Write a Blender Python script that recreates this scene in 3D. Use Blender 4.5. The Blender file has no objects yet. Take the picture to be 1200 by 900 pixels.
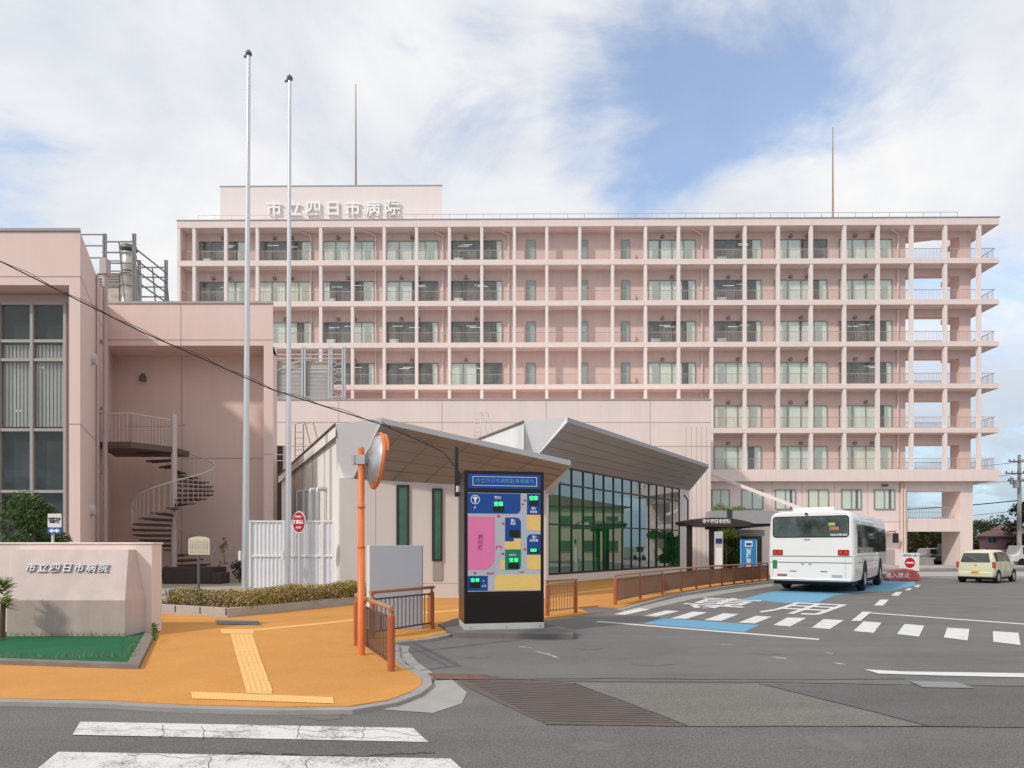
import bpy, bmesh, math, random
from mathutils import Vector, Matrix
R = math.radians
random.seed(7)
SC = bpy.context.scene
COL = SC.collection
# ------------------------------------------------------------------ camera
F, H, HY = 760.0, 1.7, 640.0          # focal length in photo pixels, eye height, horizon row
cd = bpy.data.cameras.new('camera'); cam = bpy.data.objects.new('camera', cd); COL.objects.link(cam)
cam.location = (0, 0, H); cam.rotation_euler = (R(90), 0, 0)
cd.sensor_width = 36; cd.lens = 36 * F / 1200; cd.shift_y = 190 / 1200; cd.clip_end = 3000
SC.camera = cam
# ------------------------------------------------------------------ world, sun, exposure
SUN = Vector((-.62, -.50, .66)).normalized()
EL = math.asin(SUN.z)
W = bpy.data.worlds.new('World'); SC.world = W; W.use_nodes = True
nt = W.node_tree; nt.nodes.clear(); N = nt.nodes; L = nt.links
def nd(tree, t, **kw):
    n = tree.nodes.new(t)
    for k, v in kw.items(): setattr(n, k, v)
    return n
out = nd(nt, 'ShaderNodeOutputWorld')
sky = nd(nt, 'ShaderNodeTexSky', sky_type='NISHITA'); sky.sun_disc = False
sky.sun_elevation = EL; sky.sun_rotation = math.atan2(SUN.x, SUN.y)
sky.dust_density = 0.6; sky.ozone_density = 1.6
bg1 = nd(nt, 'ShaderNodeBackground'); bg1.inputs[1].default_value = 0.15; tn = nd(nt, 'ShaderNodeMix', data_type='RGBA', blend_type='MULTIPLY'); tn.inputs[0].default_value = 1; L.new(sky.outputs[0], tn.inputs[6]); tn.inputs[7].default_value = (.98, 1.16, 1.28, 1); L.new(tn.outputs[2], bg1.inputs[0])
bg2 = nd(nt, 'ShaderNodeBackground'); bg2.inputs[1].default_value = 0.80
tc = nd(nt, 'ShaderNodeTexCoord')
sep = nd(nt, 'ShaderNodeSeparateXYZ'); L.new(tc.outputs['Generated'], sep.inputs[0])
def mth(tree, op, a, b=None, c=None):
    m = nd(tree, 'ShaderNodeMath', operation=op)
    for i, v in enumerate((a, b, c)):
        if v is None: continue
        if isinstance(v, (int, float)): m.inputs[i].default_value = v
        else: tree.links.new(v, m.inputs[i])
    return m.outputs[0]
den = mth(nt, 'ADD', mth(nt, 'MAXIMUM', sep.outputs[2], 0.0), 0.33)
cmb = nd(nt, 'ShaderNodeCombineXYZ')
L.new(mth(nt, 'DIVIDE', sep.outputs[0], den), cmb.inputs[0]); L.new(mth(nt, 'DIVIDE', sep.outputs[1], den), cmb.inputs[1])
def noise(tree, vec, scale, detail=6, rough=.55, dist=0.0):
    n = nd(tree, 'ShaderNodeTexNoise'); n.inputs['Scale'].default_value = scale; n.inputs['Detail'].default_value = detail
    n.inputs['Roughness'].default_value = rough; n.inputs['Distortion'].default_value = dist
    tree.links.new(vec, n.inputs['Vector']); return n.outputs['Fac']
n1 = noise(nt, cmb.outputs[0], 2.9, 10, .60, .5)
n2 = noise(nt, cmb.outputs[0], 2.3, 7, .55, .4)
n3 = noise(nt, cmb.outputs[0], 0.8, 4, .5)
holes = None
for (px, py, rad, amp) in [(700, 135, .12, .34), (780, 130, .16, .46), (860, 115, .15, .36), (950, 90, .16, .42), (1040, 70, .13, .26), (735, 170, .09, .22),
                           (590, 140, .12, .22), (15, 205, .08, .20), (150, 330, .14, .08), (1170, 360, .28, .07), (840, 15, .10, .15), (1120, 20, .14, .10), (1190, 560, .2, .16)]:
    d = Vector((px - 600, F, HY - py)).normalized()
    dn = nd(nt, 'ShaderNodeVectorMath', operation='DISTANCE'); L.new(tc.outputs['Generated'], dn.inputs[0]); dn.inputs[1].default_value = d
    mr = nd(nt, 'ShaderNodeMapRange', interpolation_type='SMOOTHSTEP'); L.new(dn.outputs['Value'], mr.inputs[0])
    mr.inputs[1].default_value = 0; mr.inputs[2].default_value = rad * 1.25; mr.inputs[3].default_value = amp; mr.inputs[4].default_value = 0
    holes = mr.outputs[0] if holes is None else mth(nt, 'MAXIMUM', holes, mr.outputs[0])
cov = mth(nt, 'SUBTRACT', mth(nt, 'ADD', mth(nt, 'MULTIPLY', n1, 1.3), 0.05), holes)
mr = nd(nt, 'ShaderNodeMapRange', interpolation_type='SMOOTHSTEP'); L.new(cov, mr.inputs[0])
mr.inputs[1].default_value = .28; mr.inputs[2].default_value = .66; mr.inputs[3].default_value = .26; mr.inputs[4].default_value = .97
cr = nd(nt, 'ShaderNodeValToRGB'); L.new(mth(nt, 'ADD', mth(nt, 'MULTIPLY', n2, .75), mth(nt, 'MULTIPLY', n3, .25)), cr.inputs[0])
cr.color_ramp.elements[0].position = .38; cr.color_ramp.elements[0].color = (.70, .75, .83, 1)
cr.color_ramp.elements[1].position = .60; cr.color_ramp.elements[1].color = (1.0, .985, .97, 1)
hz = nd(nt, 'ShaderNodeMapRange', interpolation_type='SMOOTHSTEP'); L.new(sep.outputs[2], hz.inputs[0]); hz.inputs[1].default_value = -.02; hz.inputs[2].default_value = .26; hz.inputs[3].default_value = 1; hz.inputs[4].default_value = 0
hm = nd(nt, 'ShaderNodeMix', data_type='RGBA'); L.new(hz.outputs[0], hm.inputs[0]); L.new(cr.outputs[0], hm.inputs[6]); hm.inputs[7].default_value = (.40, .53, .66, 1)
L.new(hm.outputs[2], bg2.inputs[0])
mx = nd(nt, 'ShaderNodeMixShader'); L.new(mth(nt, 'MAXIMUM', mr.outputs[0], hz.outputs[0]), mx.inputs[0]); L.new(bg1.outputs[0], mx.inputs[1]); L.new(bg2.outputs[0], mx.inputs[2])
L.new(mx.outputs[0], out.inputs[0])
sd = bpy.data.lights.new('sun', 'SUN'); sd.energy = 1.8; sd.angle = R(3); sd.color = (1, .93, .84)
so = bpy.data.objects.new('sun', sd); COL.objects.link(so); so.rotation_euler = SUN.to_track_quat('Z', 'Y').to_euler()
SC.view_settings.view_transform = 'Standard'; SC.view_settings.look = 'None'; SC.view_settings.exposure = 0.32; SC.view_settings.gamma = 1
SC.view_settings.use_curve_mapping = False
SC.render.engine = 'CYCLES'; SC.cycles.max_bounces = 6; SC.cycles.transparent_max_bounces = 12
# ------------------------------------------------------------------ photo measurements -> metres
def gp(px, py, z=0.0):
    Y = (H - z) * F / (py - HY); return ((px - 600) / F * Y, Y)
def wx(px, Y): return (px - 600) / F * Y
def wz(py, Y): return H + (HY - py) / F * Y
# ------------------------------------------------------------------ materials
MC = {}
def mat(name, col, rough=.7, var=.08, scale=3.0, fine=60.0, fvar=.05, bump=0.0, metal=0.0, streak=0.0, spec=.4, emit=0.0, coat=0.0, island=0.0):
    if name in MC: return MC[name]
    m = bpy.data.materials.new(name); m.use_nodes = True; t = m.node_tree; b = t.nodes['Principled BSDF']; MC[name] = m
    tc = nd(t, 'ShaderNodeTexCoord'); v = tc.outputs['Object']
    f = noise(t, v, scale, 5, .6); g = noise(t, v, fine, 3, .6)
    s = mth(t, 'ADD', mth(t, 'MULTIPLY', mth(t, 'SUBTRACT', f, .5), var * 4), mth(t, 'MULTIPLY', mth(t, 'SUBTRACT', g, .5), fvar * 4))
    if streak:
        mp = nd(t, 'ShaderNodeMapping'); mp.inputs['Scale'].default_value = (1.6, 1.6, .09); t.links.new(v, mp.inputs[0])
        k = noise(t, mp.outputs[0], 1.5, 6, .7)
        s = mth(t, 'ADD', s, mth(t, 'MULTIPLY', mth(t, 'SUBTRACT', k, .5), streak * 4))
    if island:
        ge = nd(t, 'ShaderNodeNewGeometry')
        s = mth(t, 'ADD', s, mth(t, 'MULTIPLY', mth(t, 'SUBTRACT', ge.outputs['Random Per Island'], .5), island * 2))
    s = mth(t, 'ADD', s, 1.0)
    vm = nd(t, 'ShaderNodeVectorMath', operation='SCALE'); vm.inputs[0].default_value = col[:3]; t.links.new(s, vm.inputs['Scale'])
    t.links.new(vm.outputs[0], b.inputs['Base Color'])
    b.inputs['Roughness'].default_value = rough; b.inputs['Metallic'].default_value = metal; b.inputs['Specular IOR Level'].default_value = spec
    b.inputs['Coat Weight'].default_value = coat
    if emit:
        b.inputs['Emission Color'].default_value = (*col[:3], 1); b.inputs['Emission Strength'].default_value = emit
    if bump:
        bp = nd(t, 'ShaderNodeBump'); bp.inputs['Strength'].default_value = bump; bp.inputs['Distance'].default_value = .02
        t.links.new(g, bp.inputs['Height']); t.links.new(bp.outputs[0], b.inputs['Normal'])
    return m
def glass(name, tint, base, refl=1.0, rough=.0, gt=(.9, .95, .95)):
    m = bpy.data.materials.new(name); m.use_nodes = True; t = m.node_tree; t.nodes.clear(); MC[name] = m
    o = nd(t, 'ShaderNodeOutputMaterial'); tr = nd(t, 'ShaderNodeBsdfTransparent'); tr.inputs[0].default_value = (*tint, 1)
    gl = nd(t, 'ShaderNodeBsdfGlossy'); gl.inputs[0].default_value = (*gt, 1); gl.inputs['Roughness'].default_value = rough
    lw = nd(t, 'ShaderNodeFresnel'); lw.inputs[0].default_value = 1.5
    ge = nd(t, 'ShaderNodeNewGeometry'); fac = mth(t, 'MULTIPLY', mth(t, 'MINIMUM', mth(t, 'ADD', mth(t, 'MULTIPLY', lw.outputs[0], refl), base), 1.0), mth(t, 'SUBTRACT', 1.0, ge.outputs['Backfacing']))
    mx = nd(t, 'ShaderNodeMixShader'); t.links.new(fac, mx.inputs[0]); t.links.new(tr.outputs[0], mx.inputs[1]); t.links.new(gl.outputs[0], mx.inputs[2])
    t.links.new(mx.outputs[0], o.inputs[0]); return m
def worn(name, col, under, thr=.55, scale=4.0, soft=.04, rough=.7):
    m = bpy.data.materials.new(name); m.use_nodes = True; t = m.node_tree; b = t.nodes['Principled BSDF']; MC[name] = m
    tc = nd(t, 'ShaderNodeTexCoord'); v = tc.outputs['Object']
    a = noise(t, v, scale, 8, .75); c = noise(t, v, scale * 22, 3, .6)
    s = mth(t, 'ADD', mth(t, 'MULTIPLY', a, .6), mth(t, 'MULTIPLY', c, .4))
    r = nd(t, 'ShaderNodeMapRange'); t.links.new(s, r.inputs[0]); r.inputs[1].default_value = thr - soft; r.inputs[2].default_value = thr + soft
    mx = nd(t, 'ShaderNodeMix', data_type='RGBA'); t.links.new(r.outputs[0], mx.inputs[0]); mx.inputs[6].default_value = (*col, 1); mx.inputs[7].default_value = (*under, 1)
    t.links.new(mx.outputs[2], b.inputs['Base Color']); b.inputs['Roughness'].default_value = rough; return m
PINK = (.83, .69, .64)
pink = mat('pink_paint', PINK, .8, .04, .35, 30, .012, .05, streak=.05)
pink2 = mat('shaded_pink_paint', (.73, .545, .49), .85, .04, .4, 30, .012, .05, streak=.055)  # balcony back walls: shade under the slabs put into a deeper pink
pinklow = mat('pink_render', (.80, .67, .62), .85, .04, .5, 40, .02, .1, streak=.04)
pinkwing = mat('pink_panel', (.78, .595, .535), .8, .03, .5, 40, .012, .05, streak=.035)
pinkpale = mat('pale_pink_panel', (.84, .745, .71), .8, .02, .4, 30, .01, streak=.02)
joint = mat('joint_line', (.42, .31, .29), .9)
edgeg = mat('grey_coping', (.38, .36, .36), .6)
steel = mat('galvanised_steel', (.48, .49, .50), .45, .06, 4, 40, .04, metal=.6)
dsteel = mat('dark_steel', (.16, .15, .15), .5, .05)
alu = mat('aluminium_frame', (.50, .49, .46), .4, .03, metal=.5)
bronze = mat('bronze_frame', (.30, .26, .22), .45, .03, metal=.4)
black = mat('black_metal', (.022, .019, .018), .4, .05)
rubber = mat('rubber', (.02, .02, .02), .8, .1)
curt = mat('curtain', (.76, .78, .71), .9, .03, 1.0, 30, .0, streak=.05)
curt2 = mat('cream_curtain', (.82, .79, .68), .9, .03, 1.0, 30, .0, streak=.05)
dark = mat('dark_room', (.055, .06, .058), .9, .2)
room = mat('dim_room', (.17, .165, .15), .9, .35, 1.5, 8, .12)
whitep = mat('white_paint', (.80, .79, .78), .6, .02, streak=.015)
offw = mat('off_white_wall', (.86, .82, .77), .8, .02, .5, 30, .01, streak=.02)
wgrey = mat('warm_grey_wall', (.60, .555, .53), .8, .02, .5, 30, .01, streak=.02)
lgrey = mat('light_grey_cladding', (.56, .565, .58), .5, .02)
mgrey = mat('grey_fascia', (.36, .37, .39), .5, .03)
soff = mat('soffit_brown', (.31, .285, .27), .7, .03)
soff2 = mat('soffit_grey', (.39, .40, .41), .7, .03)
conc = mat('concrete', (.40, .385, .365), .9, .12, 1.6, 70, .08, .2)
dconc = mat('dark_concrete', (.17, .155, .145), .9, .18, 2.5, 70, .1, .2)
glw = glass('window_glass', (.97, .99, .98), .03, 1.0)
gld = glass('dark_window_glass', (.25, .27, .27), .05, 1.2)
glg = glass('green_glass', (.20, .62, .36), .20, 1.6, gt=(.84, .90, .96))
white = mat('white_letter', (.88, .88, .87), .5, .01)
orange_m = mat('orange_enamel', (.76, .20, .055), .4, .05, 6, 50, .02)
brown_m = mat('brown_orange_enamel', (.42, .12, .045), .45, .08, 6, 50, .04)
brown_r = mat('brown_rail', (.40, .22, .13), .5, .1, 6, 50, .04)
bars_m = mat('brown_bars', (.12, .07, .05), .5, .08)
# ------------------------------------------------------------------ mesh builder
class MB:
    def __init__(s, org=(0, 0, 0)):
        s.v = []; s.f = []; s.m = []; s.cur = 0; s.o = Vector(org); s.sm = []; s.smooth = False
    def add(s, vs, fs):
        k = len(s.v); s.v += [Vector(a) - s.o for a in vs]
        for f in fs: s.f.append([i + k for i in f]); s.m.append(s.cur); s.sm.append(s.smooth)
        return s
    def box(s, x0, x1, y0, y1, z0, z1):
        return s.add([(x0, y0, z0), (x1, y0, z0), (x1, y1, z0), (x0, y1, z0), (x0, y0, z1), (x1, y0, z1), (x1, y1, z1), (x0, y1, z1)],
                     [(0, 3, 2, 1), (4, 5, 6, 7), (0, 1, 5, 4), (1, 2, 6, 5), (2, 3, 7, 6), (3, 0, 4, 7)])
    def beam(s, p, q, w, h, up=(0, 0, 1)):
        p = Vector(p); q = Vector(q); d = (q - p).normalized(); u = Vector(up)
        if abs(d.dot(u)) > .98: u = Vector((0, 1, 0))
        a = d.cross(u).normalized() * w / 2; b = a.cross(d).normalized() * h / 2
        vs = [p - a - b, p + a - b, p + a + b, p - a + b, q - a - b, q + a - b, q + a + b, q - a + b]
        return s.add(vs, [(0, 1, 2, 3), (4, 7, 6, 5), (0, 4, 5, 1), (1, 5, 6, 2), (2, 6, 7, 3), (3, 7, 4, 0)])
    def prism(s, poly, z0, z1):
        n = len(poly); ar = sum(poly[i][0] * poly[(i + 1) % n][1] - poly[(i + 1) % n][0] * poly[i][1] for i in range(n))
        if ar < 0: poly = poly[::-1]
        zt = z1 if isinstance(z1, (list, tuple)) else [z1] * n
        if ar < 0 and isinstance(z1, (list, tuple)): zt = zt[::-1]
        return s.add([(x, y, z0) for x, y in poly] + [(p[0], p[1], zt[i]) for i, p in enumerate(poly)],
                     [tuple(range(n))[::-1], tuple(range(n, 2 * n))] + [(i, (i + 1) % n, n + (i + 1) % n, n + i) for i in range(n)])
    def flat(s, poly, z):
        n = len(poly); ar = sum(poly[i][0] * poly[(i + 1) % n][1] - poly[(i + 1) % n][0] * poly[i][1] for i in range(n))
        if ar < 0: poly = poly[::-1]
        return s.add([(x, y, z) for x, y in poly], [tuple(range(n))])
    def tube(s, pts, r, n=8, cap=True):
        pts = [Vector(p) for p in pts]; rs = r if isinstance(r, (list, tuple)) else [r] * len(pts); k = len(s.v); prev = None; sm = s.smooth; s.smooth = True
        rings = []
        for i, p in enumerate(pts):
            d = (pts[min(i + 1, len(pts) - 1)] - pts[max(i - 1, 0)]).normalized()
            if prev is None: a = d.cross(Vector((0, 0, 1)) if abs(d.z) < .95 else Vector((1, 0, 0))).normalized()
            else: a = (prev - d * prev.dot(d)).normalized()
            prev = a; b = d.cross(a)
            rings += [p + (a * math.cos(t * 2 * math.pi / n) + b * math.sin(t * 2 * math.pi / n)) * rs[i] for t in range(n)]
        fs = []
        for i in range(len(pts) - 1):
            for t in range(n): fs.append((i * n + t, i * n + (t + 1) % n, (i + 1) * n + (t + 1) % n, (i + 1) * n + t))
        s.add(rings, fs); s.smooth = False
        if cap: s.add(rings[:n], [tuple(range(n))[::-1]]); s.add(rings[-n:], [tuple(range(n))])
        s.smooth = sm; return s
    def disc(s, c, r, ax, th, n=28, r2=None):
        c = Vector(c); ax = Vector(ax).normalized(); return s.tube([c - ax * th / 2, c + ax * th / 2], [r, r2 or r], n)
    def quadl(s, P, lo=0):
        return s.add(P, [tuple(range(len(P)))])
    def text(s, body, size, M, depth=.01, bold=0.0, sx=1.0, sp=1.0, res=2, fn=None, line=1.0):
        c = bpy.data.curves.new('t', 'FONT'); c.body = body; c.size = size; c.extrude = depth / 2; c.offset = bold; c.align_x = 'CENTER'; c.align_y = 'CENTER'
        c.space_character = sp; c.resolution_u = res; c.space_line = line
        o = bpy.data.objects.new('t', c); COL.objects.link(o); bpy.context.view_layer.update()
        me = bpy.data.meshes.new_from_object(o.evaluated_get(bpy.context.evaluated_depsgraph_get()))
        vs = []
        for v in me.vertices:
            q = Vector((v.co.x * sx, v.co.y, v.co.z)); vs.append(fn(q) if fn else M @ q)
        s.add(vs, [tuple(p.vertices) for p in me.polygons])
        bpy.data.objects.remove(o); bpy.data.curves.remove(c); bpy.data.meshes.remove(me); return s
    def build(s, name, mats, parent=None, bevel=0, seg=2, sub=0):
        me = bpy.data.meshes.new(name); me.from_pydata([tuple(v) for v in s.v], [], s.f)
        if not isinstance(mats, (list, tuple)): mats = [mats]
        for m in mats: me.materials.append(m)
        for i, p in enumerate(me.polygons): p.material_index = s.m[i]; p.use_smooth = s.sm[i]
        me.validate(); me.update()
        o = bpy.data.objects.new(name, me); COL.objects.link(o)
        if parent: o.parent = parent
        if bevel:
            b = o.modifiers.new('b', 'BEVEL'); b.width = bevel; b.segments = seg; b.limit_method = 'ANGLE'; b.angle_limit = R(35)
        if sub:
            b = o.modifiers.new('s', 'SUBSURF'); b.levels = sub; b.render_levels = sub
        return o
def FM(x, y, z, rz=0):   # matrix: text plane standing upright facing -Y, turned by rz
    return Matrix.Translation((x, y, z)) @ Matrix.Rotation(rz, 4, 'Z') @ Matrix.Rotation(R(90), 4, 'X')
def thing(name, label, cat, loc=(0, 0, 0), rz=0, group=None):
    o = bpy.data.objects.new(name, None); COL.objects.link(o); o.location = loc; o.rotation_euler = (0, 0, rz); o.empty_display_size = .3
    return tag(o, label, cat, group)
def tag(o, label, cat, group=None):
    o['label'] = label; o['category'] = cat
    if group: o['group'] = group
    return o
def struct(o, kind='structure'): o['kind'] = kind; return o
def strip(mb, pts, w, z0, z1):
    pts = [Vector((p[0], p[1], 0)) for p in pts]; l = []; r = []
    for i, p in enumerate(pts):
        d1 = (pts[i] - pts[i - 1]).normalized() if i else None; d2 = (pts[i + 1] - pts[i]).normalized() if i < len(pts) - 1 else None
        d = ((d1 or d2) + (d2 or d1)).normalized(); n = Vector((-d.y, d.x, 0)); k = 1 / max(.5, n.dot(Vector((-(d2 or d1).y, (d2 or d1).x, 0))))
        l.append(p + n * w / 2 * k); r.append(p - n * w / 2 * k)
    for i in range(len(pts) - 1):
        a = [l[i], r[i], r[i + 1], l[i + 1]]
        mb.add([(q.x, q.y, z0) for q in a] + [(q.x, q.y, z1) for q in a], [(4, 5, 6, 7), (1, 2, 6, 5), (3, 0, 4, 7)] + ([(0, 1, 5, 4)] if i == 0 else []) + ([(2, 3, 7, 6)] if i == len(pts) - 2 else []))
    return mb
# ================================================================== GROUND
ASP = (.178, .170, .163)
def asphalt(name, col, pv=.10):
    
    m = mat(name, col, .88, pv, .35, 60, .5, .8); t = m.node_tree; b_ = t.nodes['Principled BSDF']
    src = b_.inputs['Base Color'].links[0].from_socket; tc_ = nd(t, 'ShaderNodeTexCoord'); mp_ = nd(t, 'ShaderNodeMapping'); mp_.inputs['Scale'].default_value = (.10, .9, 1); mp_.inputs['Rotation'].default_value = (0, 0, R(-14)); t.links.new(tc_.outputs['Object'], mp_.inputs[0])
    k = noise(t, mp_.outputs[0], 1.6, 5, .6, .6); q = noise(t, tc_.outputs['Object'], 1.3, 8, .75)
    sc = mth(t, 'ADD', .55, mth(t, 'ADD', mth(t, 'MULTIPLY', k, .5), mth(t, 'MULTIPLY', q, .4)))
    vm_ = nd(t, 'ShaderNodeVectorMath', operation='SCALE'); t.links.new(src, vm_.inputs[0]); t.links.new(sc, vm_.inputs['Scale']); t.links.new(vm_.outputs[0], b_.inputs['Base Color']); return m
asp = asphalt('asphalt', ASP)
# extra mottling and worn tracks in the asphalt itself
g = MB(); g.box(-900, 900, -60, 1500, -.5, 0); struct(g.build('road_surface', asp))
def pxpoly(pts, z=0.0): return [gp(a, b, z) for a, b in pts]
def decal(name, polys, m, z):
    b = MB()
    for p in polys: b.flat(pxpoly(p), z)
    return struct(b.build(name, m))
decal('asphalt_patch', [[(672, 801), (890, 802), (1087, 851.5), (805, 851.5)]], asphalt('tan_asphalt', (.198, .186, .170)), .004)
decal('dark_asphalt_patch', [[(890, 802), (1290, 805), (1290, 855), (1087, 851.5)]], asphalt('dark_asphalt', (.142, .138, .135)), .004)
decal('foreground_road', [[(-60, 868), (330, 862), (640, 850.5), (1300, 853.5), (1500, 1200), (-300, 1200)]], asphalt('near_asphalt', (.163, .155, .149)), .003)
groov = mat('grooved_paving', (.135, .110, .100), .9, .15, 2, 70, .12)
b = MB(); b.flat(pxpoly([(505, 790), (560, 792), (672, 801), (805, 851.5), (640, 849), (598, 830), (548, 806), (537, 797)]), .006); struct(b.build('grooved_road_patch', groov))
b = MB()
P0, P1, P2, P3 = [Vector((*gp(*q), 0)) for q in ((545, 797), (672, 801), (800, 851), (640, 848.5))]
for i in range(1, 22):
    t = i / 22; a = P0.lerp(P3, t); c = P1.lerp(P2, t); b.beam((a.x, a.y, .008), (c.x, c.y, .007), .014, .004)
struct(b.build('road_groove', mat('groove_dark', (.075, .060, .055), .9)))
b = MB()
crk = asphalt('tar_seam', (.075, .072, .070))
for pts in ([(520, 794.5), (640, 798.5), (760, 799.5), (900, 800), (1060, 803), (1300, 806)], [(560, 797), (700, 795.5), (900, 797), (1060, 796)], [(640, 849.5), (800, 851.8), (1087, 852), (1300, 854.5)],
            [(672, 801), (740, 826), (805, 851)], [(890, 802), (990, 826), (1087, 851)]):
    q = []
    for i in range(len(pts) - 1):
        for j in range(8):
            t = j / 8; q.append((pts[i][0] * (1 - t) + pts[i + 1][0] * t, pts[i][1] * (1 - t) + pts[i + 1][1] * t + random.uniform(-.35, .35)))
    q.append(pts[-1]); strip(b, pxpoly(q), .018, .007, .0085)
struct(b.build('tar_seam', crk))
b = MB(); rnd = random.Random(3)
for (px, py, n, stp, jit) in ((110, 858, 26, 7, 1.6), (300, 850, 30, 6.5, 1.8), (350, 861, 20, 6, 1.5), (150, 886, 26, 8, 2), (330, 884, 20, 9, 2)):
    q = [(px, py)]
    for k in range(n): q.append((q[-1][0] + stp, q[-1][1] + rnd.uniform(-jit, jit)))
    strip(b, pxpoly(q), .007, .0, .0088)
for (px, py) in ((190, 850), (236, 852), (352, 850), (426, 852), (246, 888), (360, 892)):
    q = [(px, py)]
    for k in range(6): q.append((q[-1][0] + rnd.uniform(-3, 3), q[-1][1] + 2.6))
    strip(b, pxpoly(q), .006, .0, .0088)
struct(b.build('road_crack', crk))
# kerbs and pavements
orange = mat('orange_paving', (.60, .275, .065), .85, .13, .55, 50, .14, .15)
# mottled lighter/darker areas
OZ = .05
main_o = [(-60, 815), (0, 818), (120, 820), (210, 825), (330, 828), (410, 827), (455, 820), (482, 810), (495, 801), (494, 795), (482, 787), (468, 780), (461, 770), (461, 752), (500, 747), (524, 741), (512, 732),
          (545, 728), (640, 723.5), (690, 718), (676, 711.5), (701, 709.3), (728, 711.5), (750, 704.5), (787, 694.5), (825, 688.8), (862, 683.5), (900, 679.5), (902, 668), (800, 664), (640, 682), (536, 699), (417, 699), (300, 712), (180, 712), (150, 745), (100, 775), (0, 773), (-60, 772)]
b = MB(); b.prism(pxpoly(main_o, OZ), -.05, OZ); struct(b.build('orange_pavement', orange))
kerbm = mat('kerb_stone', (.33, .315, .30), .9, .15, 2.0, 60, .1, .25)
b = MB()
k1 = [(-60, 817.5), (0, 820), (120, 822.5), (210, 827.5), (330, 830.5), (412, 829.5), (459, 822), (487, 811.5), (500, 801.5), (499, 794), (486, 785.5), (471, 778.5), (463.5, 769), (463, 755)]
strip(b, pxpoly(k1, OZ), .13, -.05, OZ - .004)
strip(b, pxpoly([(463, 752.5), (501, 748.5), (527, 742.5)], OZ), .14, -.05, OZ + .003)
strip(b, pxpoly([(728, 713), (752, 706.5), (789, 696.5), (827, 690.5), (864, 685), (902, 681)], OZ), .2, -.05, OZ - .01)
struct(b.build('kerb', kerbm))
b = MB(); b.flat(pxpoly([(510, 798), (530, 797), (547, 812), (541, 825), (507, 836), (448, 832), (480, 823), (500, 812)]), .005)
b.flat(pxpoly([(466, 757), (481, 757), (478, 763), (489, 776), (506, 788), (508, 796), (498, 790), (480, 780), (467, 770)]), .005)
b.flat(pxpoly([(728, 716), (800, 699), (860, 690), (904, 684), (908, 687), (870, 692.5), (810, 702.5), (765, 713), (740, 718)]), .005)
struct(b.build('concrete_gutter', mat('gutter_concrete', (.36, .345, .32), .9, .12, 2, 70, .08, .2)))
b = MB()
b.flat(pxpoly([(502, 790.5), (572, 792.5), (574, 797.5), (533, 797)]), .010)
struct(b.build('gutter_recess', dark))
b = MB()
P0, P1, P2, P3 = [Vector((*gp(*q), 0)) for q in ((502, 790.5), (572, 792.5), (574, 797.5), (512, 796.5))]
for i in range(34):
    t = i / 33; a = P0.lerp(P1, t); c = P3.lerp(P2, t); b.beam((a.x, a.y, .014), (c.x, c.y, .014), .012, .008)
for s_ in (0, .5, 1): a = P0.lerp(P3, s_); c = P1.lerp(P2, s_); b.beam((a.x, a.y, .016), (c.x, c.y, .016), .014, .008)
tag(b.build('drain_grate', mat('rusty_grate', (.22, .13, .10), .8, .2, 8)), 'rusty bar grate set in the gutter by the pavement corner', 'drain grate')
b = MB(); b.flat(pxpoly([(1065, 799), (1120, 800), (1142, 807.5), (1082, 806.5)]), .012)
tag(b.build('drain_cover', mat('grey_cover', (.25, .26, .26), .7, .1)), 'grey flat drain cover in the road at lower right', 'drain cover')
b = MB(); b.flat(pxpoly([(253, 727), (302, 728), (306, 733), (255, 732)], OZ), OZ + .006)
P0, P1, P2, P3 = [Vector((*gp(*q, OZ), 0)) for q in ((253, 727), (302, 728), (306, 733), (255, 732))]
for i in range(30):
    t = i / 29; a = P0.lerp(P1, t); c = P3.lerp(P2, t); b.beam((a.x, a.y, OZ + .012), (c.x, c.y, OZ + .012), .02, .006)
tag(b.build('drain_grate', mat('grey_grate', (.20, .20, .21), .7, .1)), 'grey rectangular grate set in the orange pavement before the hedge', 'drain grate')
# tactile paving and pale strip
tact = mat('tactile_yellow', (.80, .47, .16), .85, .06, 2, 60, .06, .2)
tac2 = mat('tactile_dots', (.86, .54, .22), .85, .05)
b = MB()
quads = [[(258, 737.5), (297, 737.5), (298, 743), (260, 743)], [(270, 743), (296, 743), (322, 812), (290, 812)], [(224, 811), (390, 817.5), (392, 825), (225, 819)]]
for q in quads[::2]: b.flat(pxpoly(q, OZ), OZ + .006)
b.flat(pxpoly([(270, 743.3), (296, 743.3), (319.5, 814.2), (289, 813)], OZ), OZ + .006)
b.cur = 1
for q, nu, nv in ((quads[0], 12, 3), (quads[2], 44, 4)):
    A = [Vector((*gp(*c, OZ), 0)) for c in q]
    for i in range(nu):
        for j in range(nv):
            u = (i + .5) / nu; v = (j + .5) / nv; p = A[0].lerp(A[1], u).lerp(A[3].lerp(A[2], u), v)
            b.add([(p.x - .013, p.y - .013, OZ + .006), (p.x + .013, p.y - .013, OZ + .006), (p.x + .013, p.y + .013, OZ + .006), (p.x - .013, p.y + .013, OZ + .006), (p.x, p.y, OZ + .013)], [(0, 1, 4), (1, 2, 4), (2, 3, 4), (3, 0, 4)])
A = [Vector((*gp(*c, OZ), 0)) for c in quads[1]]
for k in range(8):
    for i in range(5):
        u = (i + .5) / 5; v0 = (k + .08) / 8; v1 = (k + .92) / 8
        p = A[0].lerp(A[1], u).lerp(A[3].lerp(A[2], u), v0); r_ = A[0].lerp(A[1], u).lerp(A[3].lerp(A[2], u), v1)
        b.beam((p.x, p.y, OZ + .008), (r_.x, r_.y, OZ + .008), .022, .008)
struct(b.build('tactile_paving', [tact, tac2]))
b = MB()
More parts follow.
